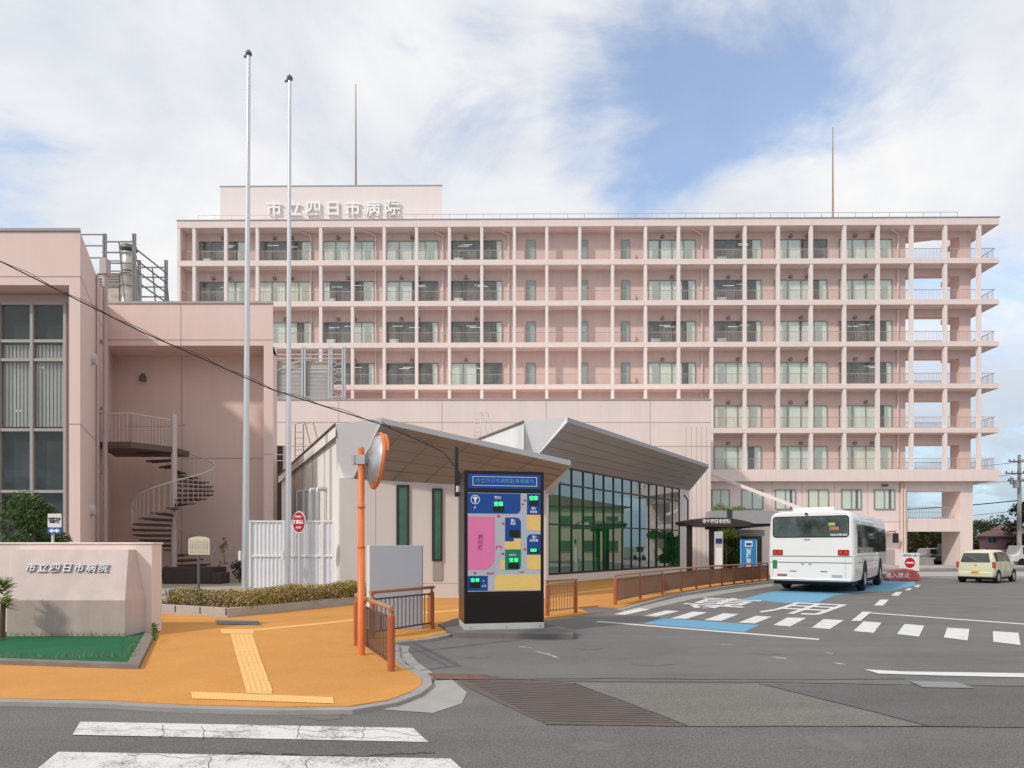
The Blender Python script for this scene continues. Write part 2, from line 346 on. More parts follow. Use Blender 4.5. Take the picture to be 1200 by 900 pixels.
def offs(pts, w): return pts
strip(b, pxpoly([(298, 738.5), (380, 730.5), (415, 726.5), (495, 718.5), (536, 715.5), (645, 699), (677, 694.5), (720, 689.5), (800, 680)], OZ), .26, OZ, OZ + .005)
struct(b.build('pale_paving_strip', tact))
# road markings
wp = worn('worn_white_paint', (.70, .70, .69), ASP, .64, 3.0, .06)
wp2 = worn('very_worn_white_paint', (.68, .68, .67), ASP, .565, 2.2, .07)
wp3 = worn('crossing_paint', (.70, .70, .69), ASP, .60, 5.0, .06)
bl = worn('worn_blue_paint', (.13, .35, .52), ASP, .64, 2.0, .05)
decal('blue_road_paint', [[(754, 731), (777, 724.5), (890, 732.5), (872, 741)],
                          [(871, 702), (897, 695), (925, 690), (960, 686), (1036, 680), (1071, 682), (1074, 686), (1043, 692.5), (1003, 695), (977, 698), (959, 706), (920, 707), (893, 704)]], bl, .004)
st = [[(719, 720), (749, 713), (762, 714.5), (732, 721)], [(753, 722.5), (781, 715.5), (796, 716.5), (769, 723)], [(786, 725), (812, 717), (829, 718), (805, 725.5)], [(825, 727), (847.5, 719), (866, 720), (845, 728)],
      [(865, 730), (886, 722), (904.5, 723), (885, 731)], [(906, 733), (922.5, 724), (945, 724.5), (926, 734.5)], [(951, 736), (965, 726), (989, 727), (972.5, 737.5)], [(1000, 740), (1012, 728.5), (1033, 730), (1024, 742)],
      [(1051, 743.5), (1060, 731.5), (1083, 733.5), (1077, 746.5)], [(1106, 747.5), (1110, 736), (1136, 737.5), (1134, 751)], [(1164, 752.5), (1163.5, 740), (1193.5, 742), (1196, 756.5)], [(1228, 757), (1222, 744), (1256, 746), (1264, 761)]]
decal('crossing_marking', st, wp3, .008)
decal('near_crossing_marking', [[(94, 846.5), (484, 854), (502, 870.5), (85, 862)], [(68, 882), (528, 890), (556, 915), (40, 905)], [(20, 935), (600, 945), (650, 990), (-20, 980)]], wp2, .008)
b = MB()
def line(a, c, w): strip(b, pxpoly([a, c]), w, .0, .008)
line((700, 728.5), (960, 749.5), .12); line((1015, 718), (1290, 738), .13)
b.flat(pxpoly([(1012.5, 785), (1060, 787.5), (1300, 791), (1300, 796.5), (1110, 792.5), (1030, 790)]), .0085)
for q in ([(1024, 710), (1031.5, 703), (1041.5, 703), (1035, 710)], [(1044, 698), (1050, 694), (1057.6, 694), (1052.5, 698.7)], [(1060, 692), (1064, 689.5), (1069, 689.7), (1066, 692)],
          [(1071, 688), (1075, 685.5), (1079, 686), (1076, 688.5)], [(997.5, 728), (1011, 717), (1021, 717.5), (1008.5, 728)]): b.flat(pxpoly(q), .0095)
struct(b.build('road_line', wp))
b = MB()
for q in ([(626, 763), (640, 766), (654, 771)], [(608, 758), (622, 759)], [(845, 755), (858, 756)], [(905, 770), (922, 772)], [(968, 765), (976, 766)], [(978, 777), (992, 779)]): strip(b, pxpoly(q), .05, 0, .006)
struct(b.build('paint_scuff', worn('faint_paint', (.5, .5, .49), ASP, .5, 9.0, .05)))
b = MB(); rnd = random.Random(5)
for (px, py, rx) in ((480, 770, .0), (690, 760, .22), (760, 778, .3), (900, 766, .2), (560, 770, .18), (380, 840, .2), (980, 870, .35), (700, 875, .25)):
    if not rx: continue
    x, y = gp(px, py); b.flat([(x + rx * (1 + .35 * rnd.uniform(-1, 1)) * math.cos(k * .42), y + .6 * rx * (1 + .35 * rnd.uniform(-1, 1)) * math.sin(k * .42)) for k in range(15)], .0035)
struct(b.build('oil_stain', worn('oil_stain', (.125, .12, .115), ASP, .5, 6.0, .09, .8)))
b = MB()
def warp(q4):
    A = [Vector((*gp(*c), 0)) for c in q4]
    def f(q):
        u = q.x + .5; v = .5 - q.y; p = A[0].lerp(A[1], u).lerp(A[3].lerp(A[2], u), v); return (p.x, p.y, .009)
    return f
b.text('専', 1.0, None, 0, .009, fn=warp([(822, 700), (900, 704), (855, 718.5), (780, 713.5)]))
b.text('用', 1.0, None, 0, .009, fn=warp([(922, 705.5), (1003, 709), (962, 724), (880, 719.5)]))
struct(b.build('painted_road_lettering', wp3))
# sign bed with artificial turf
BZ = .11
b = MB(); b.flat(pxpoly([(-80, 738), (176, 738), (154, 777), (-80, 771)], BZ), BZ - .04)
turf = mat('artificial_turf', (.008, .13, .055), .9, .12, 1.5, 120, .2, .6)
struct(b.build('turf_bed', turf))
b = MB(); strip(b, pxpoly([(-80, 770.5), (0, 772.5), (156, 777.5), (176, 741)], BZ), .17, -.02, BZ)
struct(b.build('bed_kerb', mat('mossy_kerb', (.22, .19, .165), .95, .22, 3, 60, .12, .3)))
# courtyard (raised)
CZ = .30
b = MB(); b.prism([(-40, 16.9), (-8.5, 17.4), (-6.6, 20.5), (-6.0, 21.8), (-13, 36), (-13, 49), (-40, 49)], -.05, CZ)
struct(b.build('courtyard_ground', mat('gravel', (.42, .38, .32), .95, .12, 1, 90, .15, .4)))
b = MB(); strip(b, pxpoly([(150, 716), (180, 717.5), (267, 723.2), (417, 707.5), (420, 700)], OZ), .16, .0, .26)
hk = pxpoly([(180, 717.5), (267, 723.2), (417, 707.5)], OZ)
struct(b.build('planting_kerb', mat('pale_kerb', (.44, .42, .39), .9, .12, 2.5, 60, .08, .25)))
b = MB()
for (p, q, n) in ((hk[0], hk[1], 3), (hk[1], hk[2], 6)):
    for i in range(n + 1):
        t = i / n; x = p[0] * (1 - t) + q[0] * t; y = p[1] * (1 - t) + q[1] * t
        b.box(x - .012, x + .012, y - .1, y - .083, .1, .263)
struct(b.build('kerb_seam', dark))
b = MB(); b.prism([(hk[0][0] - 1.2, hk[0][1] - .1), hk[0], hk[1], hk[2], (-4.4, 20.2), (-6.2, 20.9), (-8, 17.8), (-12, 17.3)], 0, .235); struct(b.build('soil_bed', mat('soil', (.10, .07, .05), .95, .2, 5)))
b = MB(); b.prism(pxpoly([(1036, 678), (1036, 672.5), (1400, 672), (1400, 678)]), 0, .13); struct(b.build('far_kerb', conc))
b = MB(); b.prism([(12, 44), (20, 44), (42, 50), (42, 54), (12, 56)], 0, .11); struct(b.build('forecourt', conc))

# ================================================================== MAIN HOSPITAL
LX, LY = 6.0, 54.0; AN = -.0085; ca, sa = math.cos(AN), math.sin(AN)
def bx(px, d=0.0):
    k = (px - 600) / F; return (k * (LY + d * ca) - LX + d * sa) / (ca - k * sa)
def bz(py, d=0.0): return H + (HY - py) / F * (LY + d)
hosp = thing('hospital_building', 'large pale pink hospital block with open balcony grid on every floor', 'hospital', (LX, LY, 0), AN)
xl, xr, xw = bx(207.5), bx(1171), bx(1137.5, 1.1)
BD = 1.1                                         # balcony depth
sl = [(256.8, 265), (303.8, 310), (352, 358), (401, 406.8), (450.3, 456), (501.7, 507.6), (550.4, 564)]
sz = [(bz(a), bz(b_)) for a, b_ in sl]
zt = sz[0][0]
# walls
b = MB()
xs0, xs1, xs2 = bx(1061, BD), bx(1124.4, BD), xw
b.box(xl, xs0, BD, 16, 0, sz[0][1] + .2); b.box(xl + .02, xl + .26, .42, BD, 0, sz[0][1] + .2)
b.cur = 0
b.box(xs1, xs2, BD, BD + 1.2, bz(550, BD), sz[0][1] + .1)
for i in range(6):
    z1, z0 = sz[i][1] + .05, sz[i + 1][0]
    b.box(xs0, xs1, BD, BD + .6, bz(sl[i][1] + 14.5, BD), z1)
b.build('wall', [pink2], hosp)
# ground and first floor right part
b = MB()
xR = bx(1140, .7); zlow = sz[6][1]; xo0, xo1 = bx(1063, .7), bx(1125.5, .7)
b.box(bx(800), xo0, .7, BD, 0, zlow + .1)
b.box(xo1, xR, .7, 3.1, 0, zlow + .1)
b.box(xo0, xo1, .7, 1.5, bz(576, .7), zlow + .1)
b.box(xo0, xo1, .7, 1.5, bz(623, .7), bz(608, .7))
b.box(xo0, xo1, 1.5, 3.1, bz(621, .7), bz(609, .7))
for px in (878, 905, 940, 978, 1017, 1054): x = bx(px, .7); b.cur = 1; b.box(x - .015, x + .015, .694, .7, bz(622, .7), zlow); b.cur = 0
b.cur = 1; b.box(bx(800), xo0, .695, .7, bz(612, .7), bz(611.4, .7))
b.build('lower_wall', [pink, joint], hosp)
# slabs
for i, (a, c) in enumerate(sz):
    b = MB(); b.box(xl, xr, 0, 1.6, c, a)
    if not i: b.box(xl, xs0, 1.6, 16, c, a)
    b.prism([(xs0, 1.6), (xs1 + .1, 1.6), (xs1 + .1, 2.4), (xs0, 3.8)], c, a - .05)
    b.box(xw, xr, 1.6, 5, c, a - .02)
    o = b.build('roof_slab' if i == 0 else 'floor_slab', pink, hosp)
b = MB(); b.box(xl - .05, xr + .05, -.05, .5, zt, zt + .07); b.build('coping', edgeg, hosp)
b = MB()
for py in (250.6,): b.box(bx(228), bx(1128), .6, .63, bz(py, .6), bz(py, .6) + .04)
for k in range(46): x = bx(228) + (bx(1128) - bx(228)) * k / 45; b.box(x - .015, x + .015, .6, .63, zt, bz(250.6, .6))
b.build('roof_railing', steel, hosp)
colx = [209, 227, 264, 301, 338, 375.5, 412.7, 450, 488, 526.5, 564.5, 602.7, 640.8, 679.5, 718, 756.7, 795.6, 834.3, 873.4, 912.5, 951.2, 990.3, 1029.6, 1069.2, 1108.7, 1148.6]
for px in colx:
    x = bx(px); b = MB()
    for i in range(6):
        if i >= 4 and px < 830: break
        b.box(x - .125, x + .125, .03, .33, sz[i + 1][0], sz[i][1])
    if px < 830: b.box(x - .125, x + .125, .03, .33, sz[5][0], sz[4][1])
    b.build('column', pinkpale, hosp)
# balcony railings
for i in range(6):
    if i == 4: x0 = bx(820)
    elif i == 5: x0 = bx(820)
    else: x0 = xl + .1
    z0 = sz[i + 1][0]; b = MB(); b.box(x0, xr - .1, .36, .40, z0 + .93, z0 + .97); b.box(x0, xr - .1, .37, .39, z0 + .08, z0 + .11)
    n = int((xr - x0) / .16)
    for k in range(n): x = x0 + k * .16; b.box(x - .008, x + .008, .37, .39, z0, z0 + .93)
    b.box(xr - .14, xr - .1, .36, 4.9, z0 + .93, z0 + .97)
    for k in range(26): y = .5 + k * .17; b.box(xr - .13, xr - .11, y - .009, y + .009, z0, z0 + .93)
    b.box(xs0, xs1, 2.9, 2.94, z0 + .93, z0 + .97)
    for k in range(28): x = xs0 + k * .16; b.box(x - .01, x + .01, 2.9, 2.92, z0, z0 + .93)
    b.build('balcony_railing', mat('pinkish_rail', (.47, .38, .36), .5, .05), hosp)
b = MB(); z0 = bz(608, .7)
for zz in (.98, .55, .1): b.box(xo0, xo1 - .6, 1.0, 1.04, z0 + zz, z0 + zz + .04)
for k in range(26): x = xo0 + (xo1 - .6 - xo0) * k / 25; b.box(x - .012, x + .012, 1.0, 1.03, z0, z0 + 1)
b.build('stair_railing', steel, hosp)
# windows
lamp_m = mat('ceiling_tube', (1, .98, .92), .5, 0, emit=.45)
def window(parent, x0, x1, z0, z1, y, npane, fm, org=(0, 0, 0), look=0, seed=0, th=.05, hbar=None):
    """window standing proud of wall plane y (outside is -y)"""
    rnd = random.Random(seed); b = MB(org)
    f = th
    b.box(x0, x1, y - .10, y, z0, z0 + f); b.box(x0, x1, y - .10, y, z1 - f, z1)
    b.box(x0, x0 + f, y - .098, y, z0 + f, z1 - f); b.box(x1 - f, x1, y - .098, y, z0 + f, z1 - f)
    for k in range(1, npane):
        x = x0 + (x1 - x0) * k / npane; b.box(x - f * .45, x + f * .45, y - .085, y - .03, z0 + f, z1 - f)
    if hbar:
        for h in hbar: b.box(x0 + f, x1 - f, y - .09, y - .03, h - .03, h + .03)
    o = b.build('window', fm, parent)
    b = MB(org); b.box(x0 + f, x1 - f, y - .055, y - .05, z0 + f, z1 - f); b.build('pane', glw if look != 3 else gld, o)
    b = MB(org); b.box(x0 + f, x1 - f, y - .012, y - .006, z0 + f, z1 - f)
    if look in (1, 2):
        b.cur = 1
        for k in range(2):
            xx = x0 + (x1 - x0) * rnd.uniform(.1, .6); zz = z1 - .35 - k * .12
            b.box(xx, min(xx + .9, x1 - .1), y - .018, y - .012, zz, zz + .035)
        b.cur = 2
        if rnd.random() < .6: b.box(x0 + .3, x0 + 1.1, y - .018, y - .012, z0 + f, z0 + .6)
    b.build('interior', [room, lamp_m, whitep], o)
    cv = []
    if look == 0: cv = rnd.choice([[(0, 1)], [(0, 1)], [(0, .47), (.52, 1)], [(0, .72), (.86, 1)], [(0, .22), (.27, 1)]])
    elif look == 1: cv = rnd.choice([[(0, .5)], [(.55, 1)], [(.82, 1)], [(0, .12), (.8, 1)]])
    elif look == 2: cv = [(.9, 1)]
    for (a, c) in cv:
        m = MB(org); n = max(4, int((x1 - x0) * (c - a) / .07)); X0 = x0 + f + (x1 - x0 - 2 * f) * a; X1 = x0 + f + (x1 - x0 - 2 * f) * c
        vs = []; fs = []
        for k in range(n + 1):
            x = X0 + (X1 - X0) * k / n; yy = y - .030 - .010 * math.sin(k * 1.9 + rnd.random() * 1.5)
            vs += [(x, yy, z0 + f), (x, yy, z1 - f)]
        for k in range(n): fs.append((2 * k, 2 * k + 2, 2 * k + 3, 2 * k + 1))
        m.add(vs, fs); m.build('curtain', curt2 if rnd.random() < .12 else curt, o)
    return o
wg = [(234, 290), (303.7, 366), (378.7, 439), (452.5, 513.7), (528, 588.7), (759, 815), (836.5, 892), (907.5, 969), (983, 1045)]
look = {(0, 0): 1, (0, 1): 1, (0, 4): 2, (0, 6): 1, (0, 7): 1, (1, 0): 1, (1, 3): 1, (1, 4): 2, (1, 2): 1, (1, 6): 2, (2, 3): 2, (2, 4): 2, (2, 2): 1, (2, 5): 1, (2, 6): 2, (2, 8): 2, (3, 3): 2, (3, 4): 1, (3, 2): 2, (3, 8): 2}
vent = MB()
for i in range(6):
    zf = sz[i + 1][0]
    for j, (a, c) in enumerate(wg):
        if i >= 4 and a < 830: continue
        if i in (2, 3) and c < 300: continue
        x0, x1 = bx(a, BD), bx(c, BD)
        window(hosp, x0, x1, zf + .06, zf + 2.08, BD, 4, bronze, look=look.get((i, j), 0), seed=i * 20 + j)
        for t in ([.3, .62] if (i + j) % 3 else [.5]):
            xx = x0 + (x1 - x0) * t; v = MB(); v.box(xx - .14, xx + .14, BD - .2, BD, zf + 2.25, zf + 2.40); v.box(xx - .09, xx + .09, BD - .24, BD, zf + 2.40, zf + 2.47)
            v.build('vent_hood', bronze, hosp)
    if i < 4:
        for (a, c) in ((616.7, 627.5), (681, 688.7), (728, 738)):
            x0, x1 = bx(a, BD), bx(c, BD); b = MB(); b.box(x0, x1, BD - .06, BD, zf + .03, zf + 2.1)
            o = b.build('balcony_door', bronze, hosp); b = MB(); b.box(x0 + .07, x1 - .07, BD - .066, BD - .06, zf + .2, zf + 2.03); b.build('pane', mat('door_pane', (.16, .19, .18) if a > 630 else (.34, .42, .39), .1, .05), o)
            b = MB(); b.box(x1 + .05, x1 + .45, BD - .25, BD - .02, zf, zf + .9)
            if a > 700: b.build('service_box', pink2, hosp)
# downpipes
for px in (365, 440.5, 519, 596, 822, 1051):
    x = bx(px, BD); b = MB(); b.tube([(x, BD - .15, bz(455)), (x, BD - .15, sz[0][1] - .3)], .06, 8)
    if px > 800: b.tube([(x, BD - .15, 4), (x, BD - .15, bz(455))], .06, 8)
    b.tube([(x, BD - .15, sz[0][1] - .3), (x - .9, .5, sz[0][1] - .02)], .05, 8); b.build('downpipe', pink, hosp)
for px in (1057.3, 1060.6):
    x = bx(px, .5); b = MB(); b.tube([(x, .5, 0), (x, .5, zlow - .05)], .08, 8); b.build('downpipe', pinkwing, hosp)
# first floor windows
for k, (a, c) in enumerate(((834, 855), (869, 894), (908, 932), (946.7, 970.7), (985.7, 1009), (1024, 1048))):
    window(hosp, bx(a, .7), bx(c, .7), bz(597, .7), bz(573.8, .7), .7, 2, bronze, look=0, seed=200 + k)
b = MB(); b.box(bx(1033, .7), bx(1040, .7), .6, .7, bz(570.5, .7), bz(568, .7)); b.build('wall_vent', dsteel, hosp)
b = MB(); b.box(bx(1026), bx(1049), -.3, .7, bz(625), bz(621.5)); b.build('door_canopy', pinkwing, hosp)
b = MB(); b.box(bx(1037, .7), bx(1048, .7), .64, .7, 0, bz(644, .7)); o = b.build('door', mat('door_pink', (.45, .38, .36), .6, .03), hosp)
# penthouse + letters
px0, px1 = bx(258, 3), bx(518, 3); pz = bz(217, 3)
b = MB(); b.prism([(px0, 3), (px1, 3), (px1 - 1.2, 9), (px0 + .2, 9)], zt, pz); b.cur = 1; b.prism([(px0 - .04, 2.96), (px1 + .04, 2.96), (px1 - 1.16, 9.04), (px0 + .16, 9.04)], pz, pz + .08)
b.build('penthouse', [pinkpale, mgrey], hosp)
chars = '市立四日市病院'
for k, ch in enumerate(chars):
    b = MB()
    cx = bx(320.5 + k * 23.1, 2.7); b.text(ch, 1.42, FM(cx, 2.84, bz(243.2, 2.7)), .14, .026); b.build('sign_character', white, hosp)
for (px, y0, y1) in ((417, 97, 217), (976, 151, 252)):
    b = MB(); x = bx(px, 3.5); b.tube([(x, 3.5, bz(y1 + 4, 3.5)), (x, 3.5, bz(y0, 3.5))], [.09, .035], 8); b.build('lightning_rod', mat('rod_brown', (.36, .23, .15), .6, .1), hosp)
# strut and portico
o = MB(); o.beam((bx(833, -1), -1, bz(556, -1)), (bx(903, -1), -7.5, bz(598.5, -7.5)), .22, .22); o.build('canopy_strut', pinkpale, hosp)
b = MB(); yq = 47.0 - LY
b.box(bx(832, yq), bx(912, yq), yq, .68, bz(613.5, yq), bz(599, yq)); b.cur = 1; b.box(bx(832, yq), bx(912, yq), yq + .4, .68, bz(616, yq), bz(613.5, yq) - .002)
b.box(bx(852, yq), bx(852, yq) + .35, yq - .05, yq, bz(613.5, yq), bz(597, yq))
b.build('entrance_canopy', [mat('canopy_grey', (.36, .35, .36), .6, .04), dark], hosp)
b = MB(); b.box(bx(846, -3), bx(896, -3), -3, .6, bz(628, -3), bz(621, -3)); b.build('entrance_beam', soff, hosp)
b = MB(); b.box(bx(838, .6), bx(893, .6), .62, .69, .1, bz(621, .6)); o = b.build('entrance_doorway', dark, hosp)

# podium block
pod = thing('podium_block', 'low windowless pink block in front of the hospital, joint lines across', 'building', (0, 48, 0))
b = MB((0, 48, 0)); X0, X1 = wx(318, 48), wx(833, 48); zp = wz(469, 48)
b.box(X0 - 6, X1, 48, 53.6, 0, zp)
b.cur = 1
for py in (495, 523): b.box(X0, X1, 47.994, 48, wz(py + .4, 48), wz(py - .4, 48))
for px in (397, 518, 640, 762): x = wx(px, 48); b.box(x - .02, x + .02, 47.993, 48, .2, zp)
for px in range(804, 833, 6): x = wx(px, 48); b.box(x - .012, x + .012, 47.993, 48, .2, wz(500, 48))
b.cur = 2; b.box(X0 - 6, X1 + .05, 47.95, 48.3, zp, zp + .1)
b.build('wall', [pinklow, joint, edgeg], pod)
window(pod, wx(318, 48), wx(333, 48), 1.2, wz(522, 48), 48, 1, alu, (0, 48, 0), look=3, hbar=[wz(540, 48), wz(533, 48)])
# louvre screen and steel frame on the podium roof
scr = thing('equipment_screen', 'tan louvred equipment screen in a galvanised pipe frame on the podium roof', 'equipment screen', (wx(320, 49.5), 49.5, zp))
O = (wx(320, 49.5), 49.5, zp); S = lambda px: wx(px, 49.5); Z = lambda py: wz(py, 49.5)
tan = mat('tan_panel', (.50, .43, .35), .8, .05, 1, 30, .02, streak=.06)
b = MB(O); b.box(S(324), S(385), 49.6, 51, Z(467), Z(423)); 
b.cur = 1
for py in (432, 436): b.box(S(322), S(387), 49.56, 49.6, Z(py + .6), Z(py - .6))
for k in range(18): py = 438 + k * 1.6; b.box(S(324), S(385), 49.575, 49.6, Z(py + .35), Z(py - .35))
b.build('louvre_panel', [tan, steel], scr)
b = MB(O)
for px in (321, 324, 355, 358, 386, 389, 402, 404.5): b.beam((S(px), 49.4, zp), (S(px), 49.4, Z(407)), .13, .13)
for py in (409, 416, 421, 466): b.beam((S(320), 49.35, Z(py)), (S(405), 49.35, Z(py)), .07, .07)
for k in range(5): b.beam((S(390), 49.45, Z(424 + k * 9)), (S(404), 49.45, Z(430 + k * 9)), .05, .05); b.beam((S(404), 49.45, Z(424 + k * 9)), (S(390), 49.45, Z(430 + k * 9)), .05, .05)
b.beam((S(322), 49.4, Z(436)), (S(386), 49.4, Z(409)), .05, .05)
b.build('pipe_frame', steel, scr)

# ================================================================== LEFT WING
wing = thing('wing_building', 'near pink wing at left edge with tall recessed windows and deep fascia', 'building', (-20, 20, 0))
O = (-20, 20, 0); ZR = wz(271, 20); A = (wx(94, 20), 20); B_ = (wx(132, 27.7), 27.7)
xo = wx(81, 20); zo = wz(334, 20)
b = MB(O)
b.prism([(xo, 20), A, B_, (-20, 33), (-34, 33), (-34, 20.8), (xo - .38, 20.8)], 0, ZR)
b.prism([(-34, 20), (xo, 20), (xo - .38, 20.8), (-34, 20.8)], zo, ZR)            # fascia
b.cur = 1
b.box(-34, A[0], 19.994, 20, wz(324.6, 20), wz(323.6, 20)); b.box(xo, A[0], 19.994, 20, wz(497.5, 20), wz(496.5, 20))
dx, dy = (B_[0] - A[0]), (B_[1] - A[1]); ln = math.hypot(dx, dy); nx, ny = dy / ln, -dx / ln
for (pz_, t0, t1) in ((wz(497, 20), 0, .45), (wz(324, 20), 0, 1)):
    p = (A[0] + dx * t0 + nx * .003, A[1] + dy * t0 + ny * .003, pz_); q = (A[0] + dx * t1 + nx * .003, A[1] + dy * t1 + ny * .003, pz_); b.beam(p, q, .006, .03)
b.cur = 2; b.prism([(-34, 19.95), (A[0] + .04, 19.95), (B_[0] + .05, 26.1), (-34, 26.1)], ZR, ZR + .08)
b.build('wall', [pinkwing, joint, edgeg], wing)
# window wall inside the recess
yw = 20.78; xa, xb = -22.0, wx(77.3, 20.6); b = MB(O)
rows = [356, 398, 402, 420.5, 424, 501, 507, 573, 580, 640, 690]
for py in (356, 400, 422, 504, 576, 640): b.box(-34, xb, 20.55, 20.72, wz(py + 1.7, 20.6), wz(py - 1.7, 20.6))
mulx = [wx(k, 20.6) for k in (77.3, 38.5, 0, -38.5, -77, -116, -155, -194)]
for x in mulx: b.box(x - .045, x + .045, 20.53, 20.7, .2, wz(356, 20.6))
b.box(xb, xb + .12, 20.6, 20.76, 0, zo)
b.build('window_frame', [mat('greige_frame', (.40, .36, .34), .5, .03)], wing)
b = MB(O); b.box(-33.9, xb, 20.62, 20.63, .2, wz(356, 20.6)); b.build('pane', glass('wing_glass', (.88, .88, .86), .03, .7), wing)
b = MB(O); b.box(-33.9, xb, 20.762, 20.765, .2, wz(356, 20.6)); b.cur = 1
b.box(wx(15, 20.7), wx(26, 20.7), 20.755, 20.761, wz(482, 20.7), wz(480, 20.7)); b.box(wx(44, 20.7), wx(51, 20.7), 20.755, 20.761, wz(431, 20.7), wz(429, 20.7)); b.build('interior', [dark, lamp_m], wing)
b = MB(O)
x = -23.0
while x < xb:
    b.prism([(x, 20.70), (x + .065, 20.73), (x + .067, 20.735), (x + .002, 20.705)], wz(500, 20.7), wz(404, 20.7)); x += .118
b.build('vertical_blind', mat('blind', (.85, .86, .84), .8, .05), wing)
# recess block
rec = thing('recess_building', 'pink block with tall shaded recess and parapet behind the spiral stair', 'building', (-13, 26.2, 0))
O = (-13, 26.2, 0); Y0 = 26.2; zR2 = wz(356, Y0); zs = wz(405, Y0); xa = wx(126, Y0); xc = wx(309, Y0); xd = wx(320, Y0)
xe = wx(319, Y0 + 6.5); xm_ = wx(319.6, Y0 + 1.5)
b = MB(O); b.prism([(xa, Y0), (xd, Y0), (xe, Y0 + 6.5), (xa - 2, Y0 + 6.5), (xa - 2, Y0 + .3)], zs, zR2); b.prism([(xc, Y0), (xd, Y0), (xm_, Y0 + 1.5), (xc, Y0 + 1.5)], CZ - .1, zs)
b.prism([(xa - 2, Y0 + 1.5), (xm_, Y0 + 1.5), (xe, Y0 + 6.5), (xa - 2, Y0 + 6.5)], 0, zs)
b.cur = 1; b.box(xa, xd, Y0 - .006, Y0, wz(398.8, Y0), wz(397.8, Y0))
x = wx(212, Y0); b.box(x - .015, x + .015, Y0 - .006, Y0, zs, zR2); x = wx(213, 27.7); b.box(x - .015, x + .015, 27.692, 27.7, CZ, zs)
b.box(x, xc, 27.692, 27.7, wz(537.6, 27.7), wz(536.8, 27.7)); b.box(xc, xd, Y0 - .006, Y0, wz(532.6, Y0), wz(531.8, Y0))
b.cur = 2; b.prism([(xa, Y0 - .04), (xd + .03, Y0 - .04), (xe + .03, Y0 + 6.5), (xa, Y0 + 6.5)], zR2, zR2 + .09)
b.build('wall', [pinkwing, joint, edgeg], rec)
b = MB(O); x = wx(167.5, 27.6); z = wz(441, 27.6); b.box(x - .1, x + .1, 27.45, 27.7, z - .2, z); b.tube([(x, 27.6, z - .02), (x, 27.6, z + .12)], [.12, .05], 10); b.build('wall_lamp', dsteel, rec)
def wingpt(px, off=.12):   # point on the slanted side wall of the wing
    k = (px - 600) / F; t = (k * A[1] - A[0]) / (dx - k * dy); return (A[0] + dx * t + nx * off, A[1] + dy * t + ny * off)
O = (-20, 20, 0)
p = wingpt(116.5, .18); b = MB(O); b.tube([(*p, .6), (*p, wz(322, p[1]))], .09, 10); b.box(p[0] - .12, p[0] + .12, p[1] - .15, p[1] + .15, wz(322, p[1]), wz(304, p[1])); b.tube([(*p, CZ), (*p, 1.1)], .16, 10)
for py in (325, 400, 478, 553): z = wz(py, p[1]); b.box(p[0] - .22, p[0] + .04, p[1] - .04, p[1] + .14, z - .05, z + .05)
b.build('downpipe', mat('pinkgrey_pipe', (.48, .40, .385), .6, .05), wing)
p = wingpt(110.8, .06); b = MB(O); b.tube([(*p, .4), (*p, wz(322, p[1]))], .03, 6); b.build('conduit', mat('conduit', (.35, .27, .26), .6), wing)
for (px, py) in ((106, 598), (107.5, 421)):
    p = wingpt(px, .07); b = MB(O); b.disc((*p, wz(py, p[1])), .19, (nx, ny, 0), .14, 16); b.build('alarm_disc', lgrey, wing)
p = wingpt(122.3, .02); b = MB(O); b.prism([(p[0], p[1] - .4), (p[0] + .06, p[1] - .4), (p[0] - .35, p[1] + .5), (p[0] - .42, p[1] + .5)], CZ, wz(590, p[1])); b.build('door', dsteel, wing)
p = wingpt(121, .02); b = MB(O); b.prism([(p[0], p[1] - .45), (p[0] + .06, p[1] - .45), (p[0] - .35, p[1] + .45), (p[0] - .42, p[1] + .45)], wz(524, p[1]), wz(434, p[1])); b.build('door', dsteel, wing)
# roof plant on the wing
Y = 29.5; T = lambda px: wx(px, Y); U = lambda py: wz(py, Y)
ch = thing('chimney', 'silver round chimney flue with flat cap on the left roof', 'chimney', (T(151), Y, zR2))
O = (T(151), Y, zR2)
b = MB(O); b.tube([(T(151), Y, zR2), (T(151), Y, U(322)), (T(151), Y, U(322)), (T(151), Y, U(297))], [.36, .36, .30, .30], 20); 
for py in (300, 318, 322, 336): b.tube([(T(151), Y, U(py) - .03), (T(151), Y, U(py) + .03)], .325 if py < 322 else .385, 20)
b.build('flue', mat('flue_steel', (.52, .49, .44), .35, .15, 3, 40, .1, metal=.7), ch)
b = MB(O); b.tube([(T(151), Y, U(297)), (T(151), Y, U(292))], [.12, .12], 12); b.tube([(T(151), Y, U(293)), (T(151), Y, U(288.5))], [.36, .32], 20); b.build('cap', dsteel, ch)
sc_ = thing('scaffold_frame', 'thin grey steel pipe frame around the chimney on the roof', 'frame', (T(148), Y, zR2)); O = (T(148), Y, zR2)
b = MB(O)
for yy in (28.2, 30.8):
    for px in (142.5, 145, 175.5, 178, 184): b.beam((T(px), yy, zR2), (T(px), yy, U(290 if px < 180 else 340)), .06, .06)
    for py in (299, 311, 323, 335, 347): b.beam((T(141), yy, U(py)), (T(177), yy, U(py)), .05, .05)
    for py in (291, 303.5, 317): b.beam((T(104), yy, U(py)), (T(143), yy, U(py)), .045, .045)
    b.beam((T(176), yy, U(298)), (T(184), yy, zR2), .05, .05); b.beam((T(160), yy, U(300)), (T(168), yy, zR2), .05, .05)
for k in range(4): b.beam((T(176), 28.2, U(305 + 12 * k)), (T(176), 30.8, U(305 + 12 * k)), .05, .05)
b.build('pipe_frame', mat('weathered_pipe', (.22, .21, .21), .6, .1), sc_)
O = (T(131), 30, zR2); b = MB(O); b.box(T(119), T(144), 29.2, 31, zR2, U(323)); b.cur = 1
for k in range(6): b.box(T(119), T(144), 29.17, 29.2, U(325 + k * 3), U(324 + k * 3))
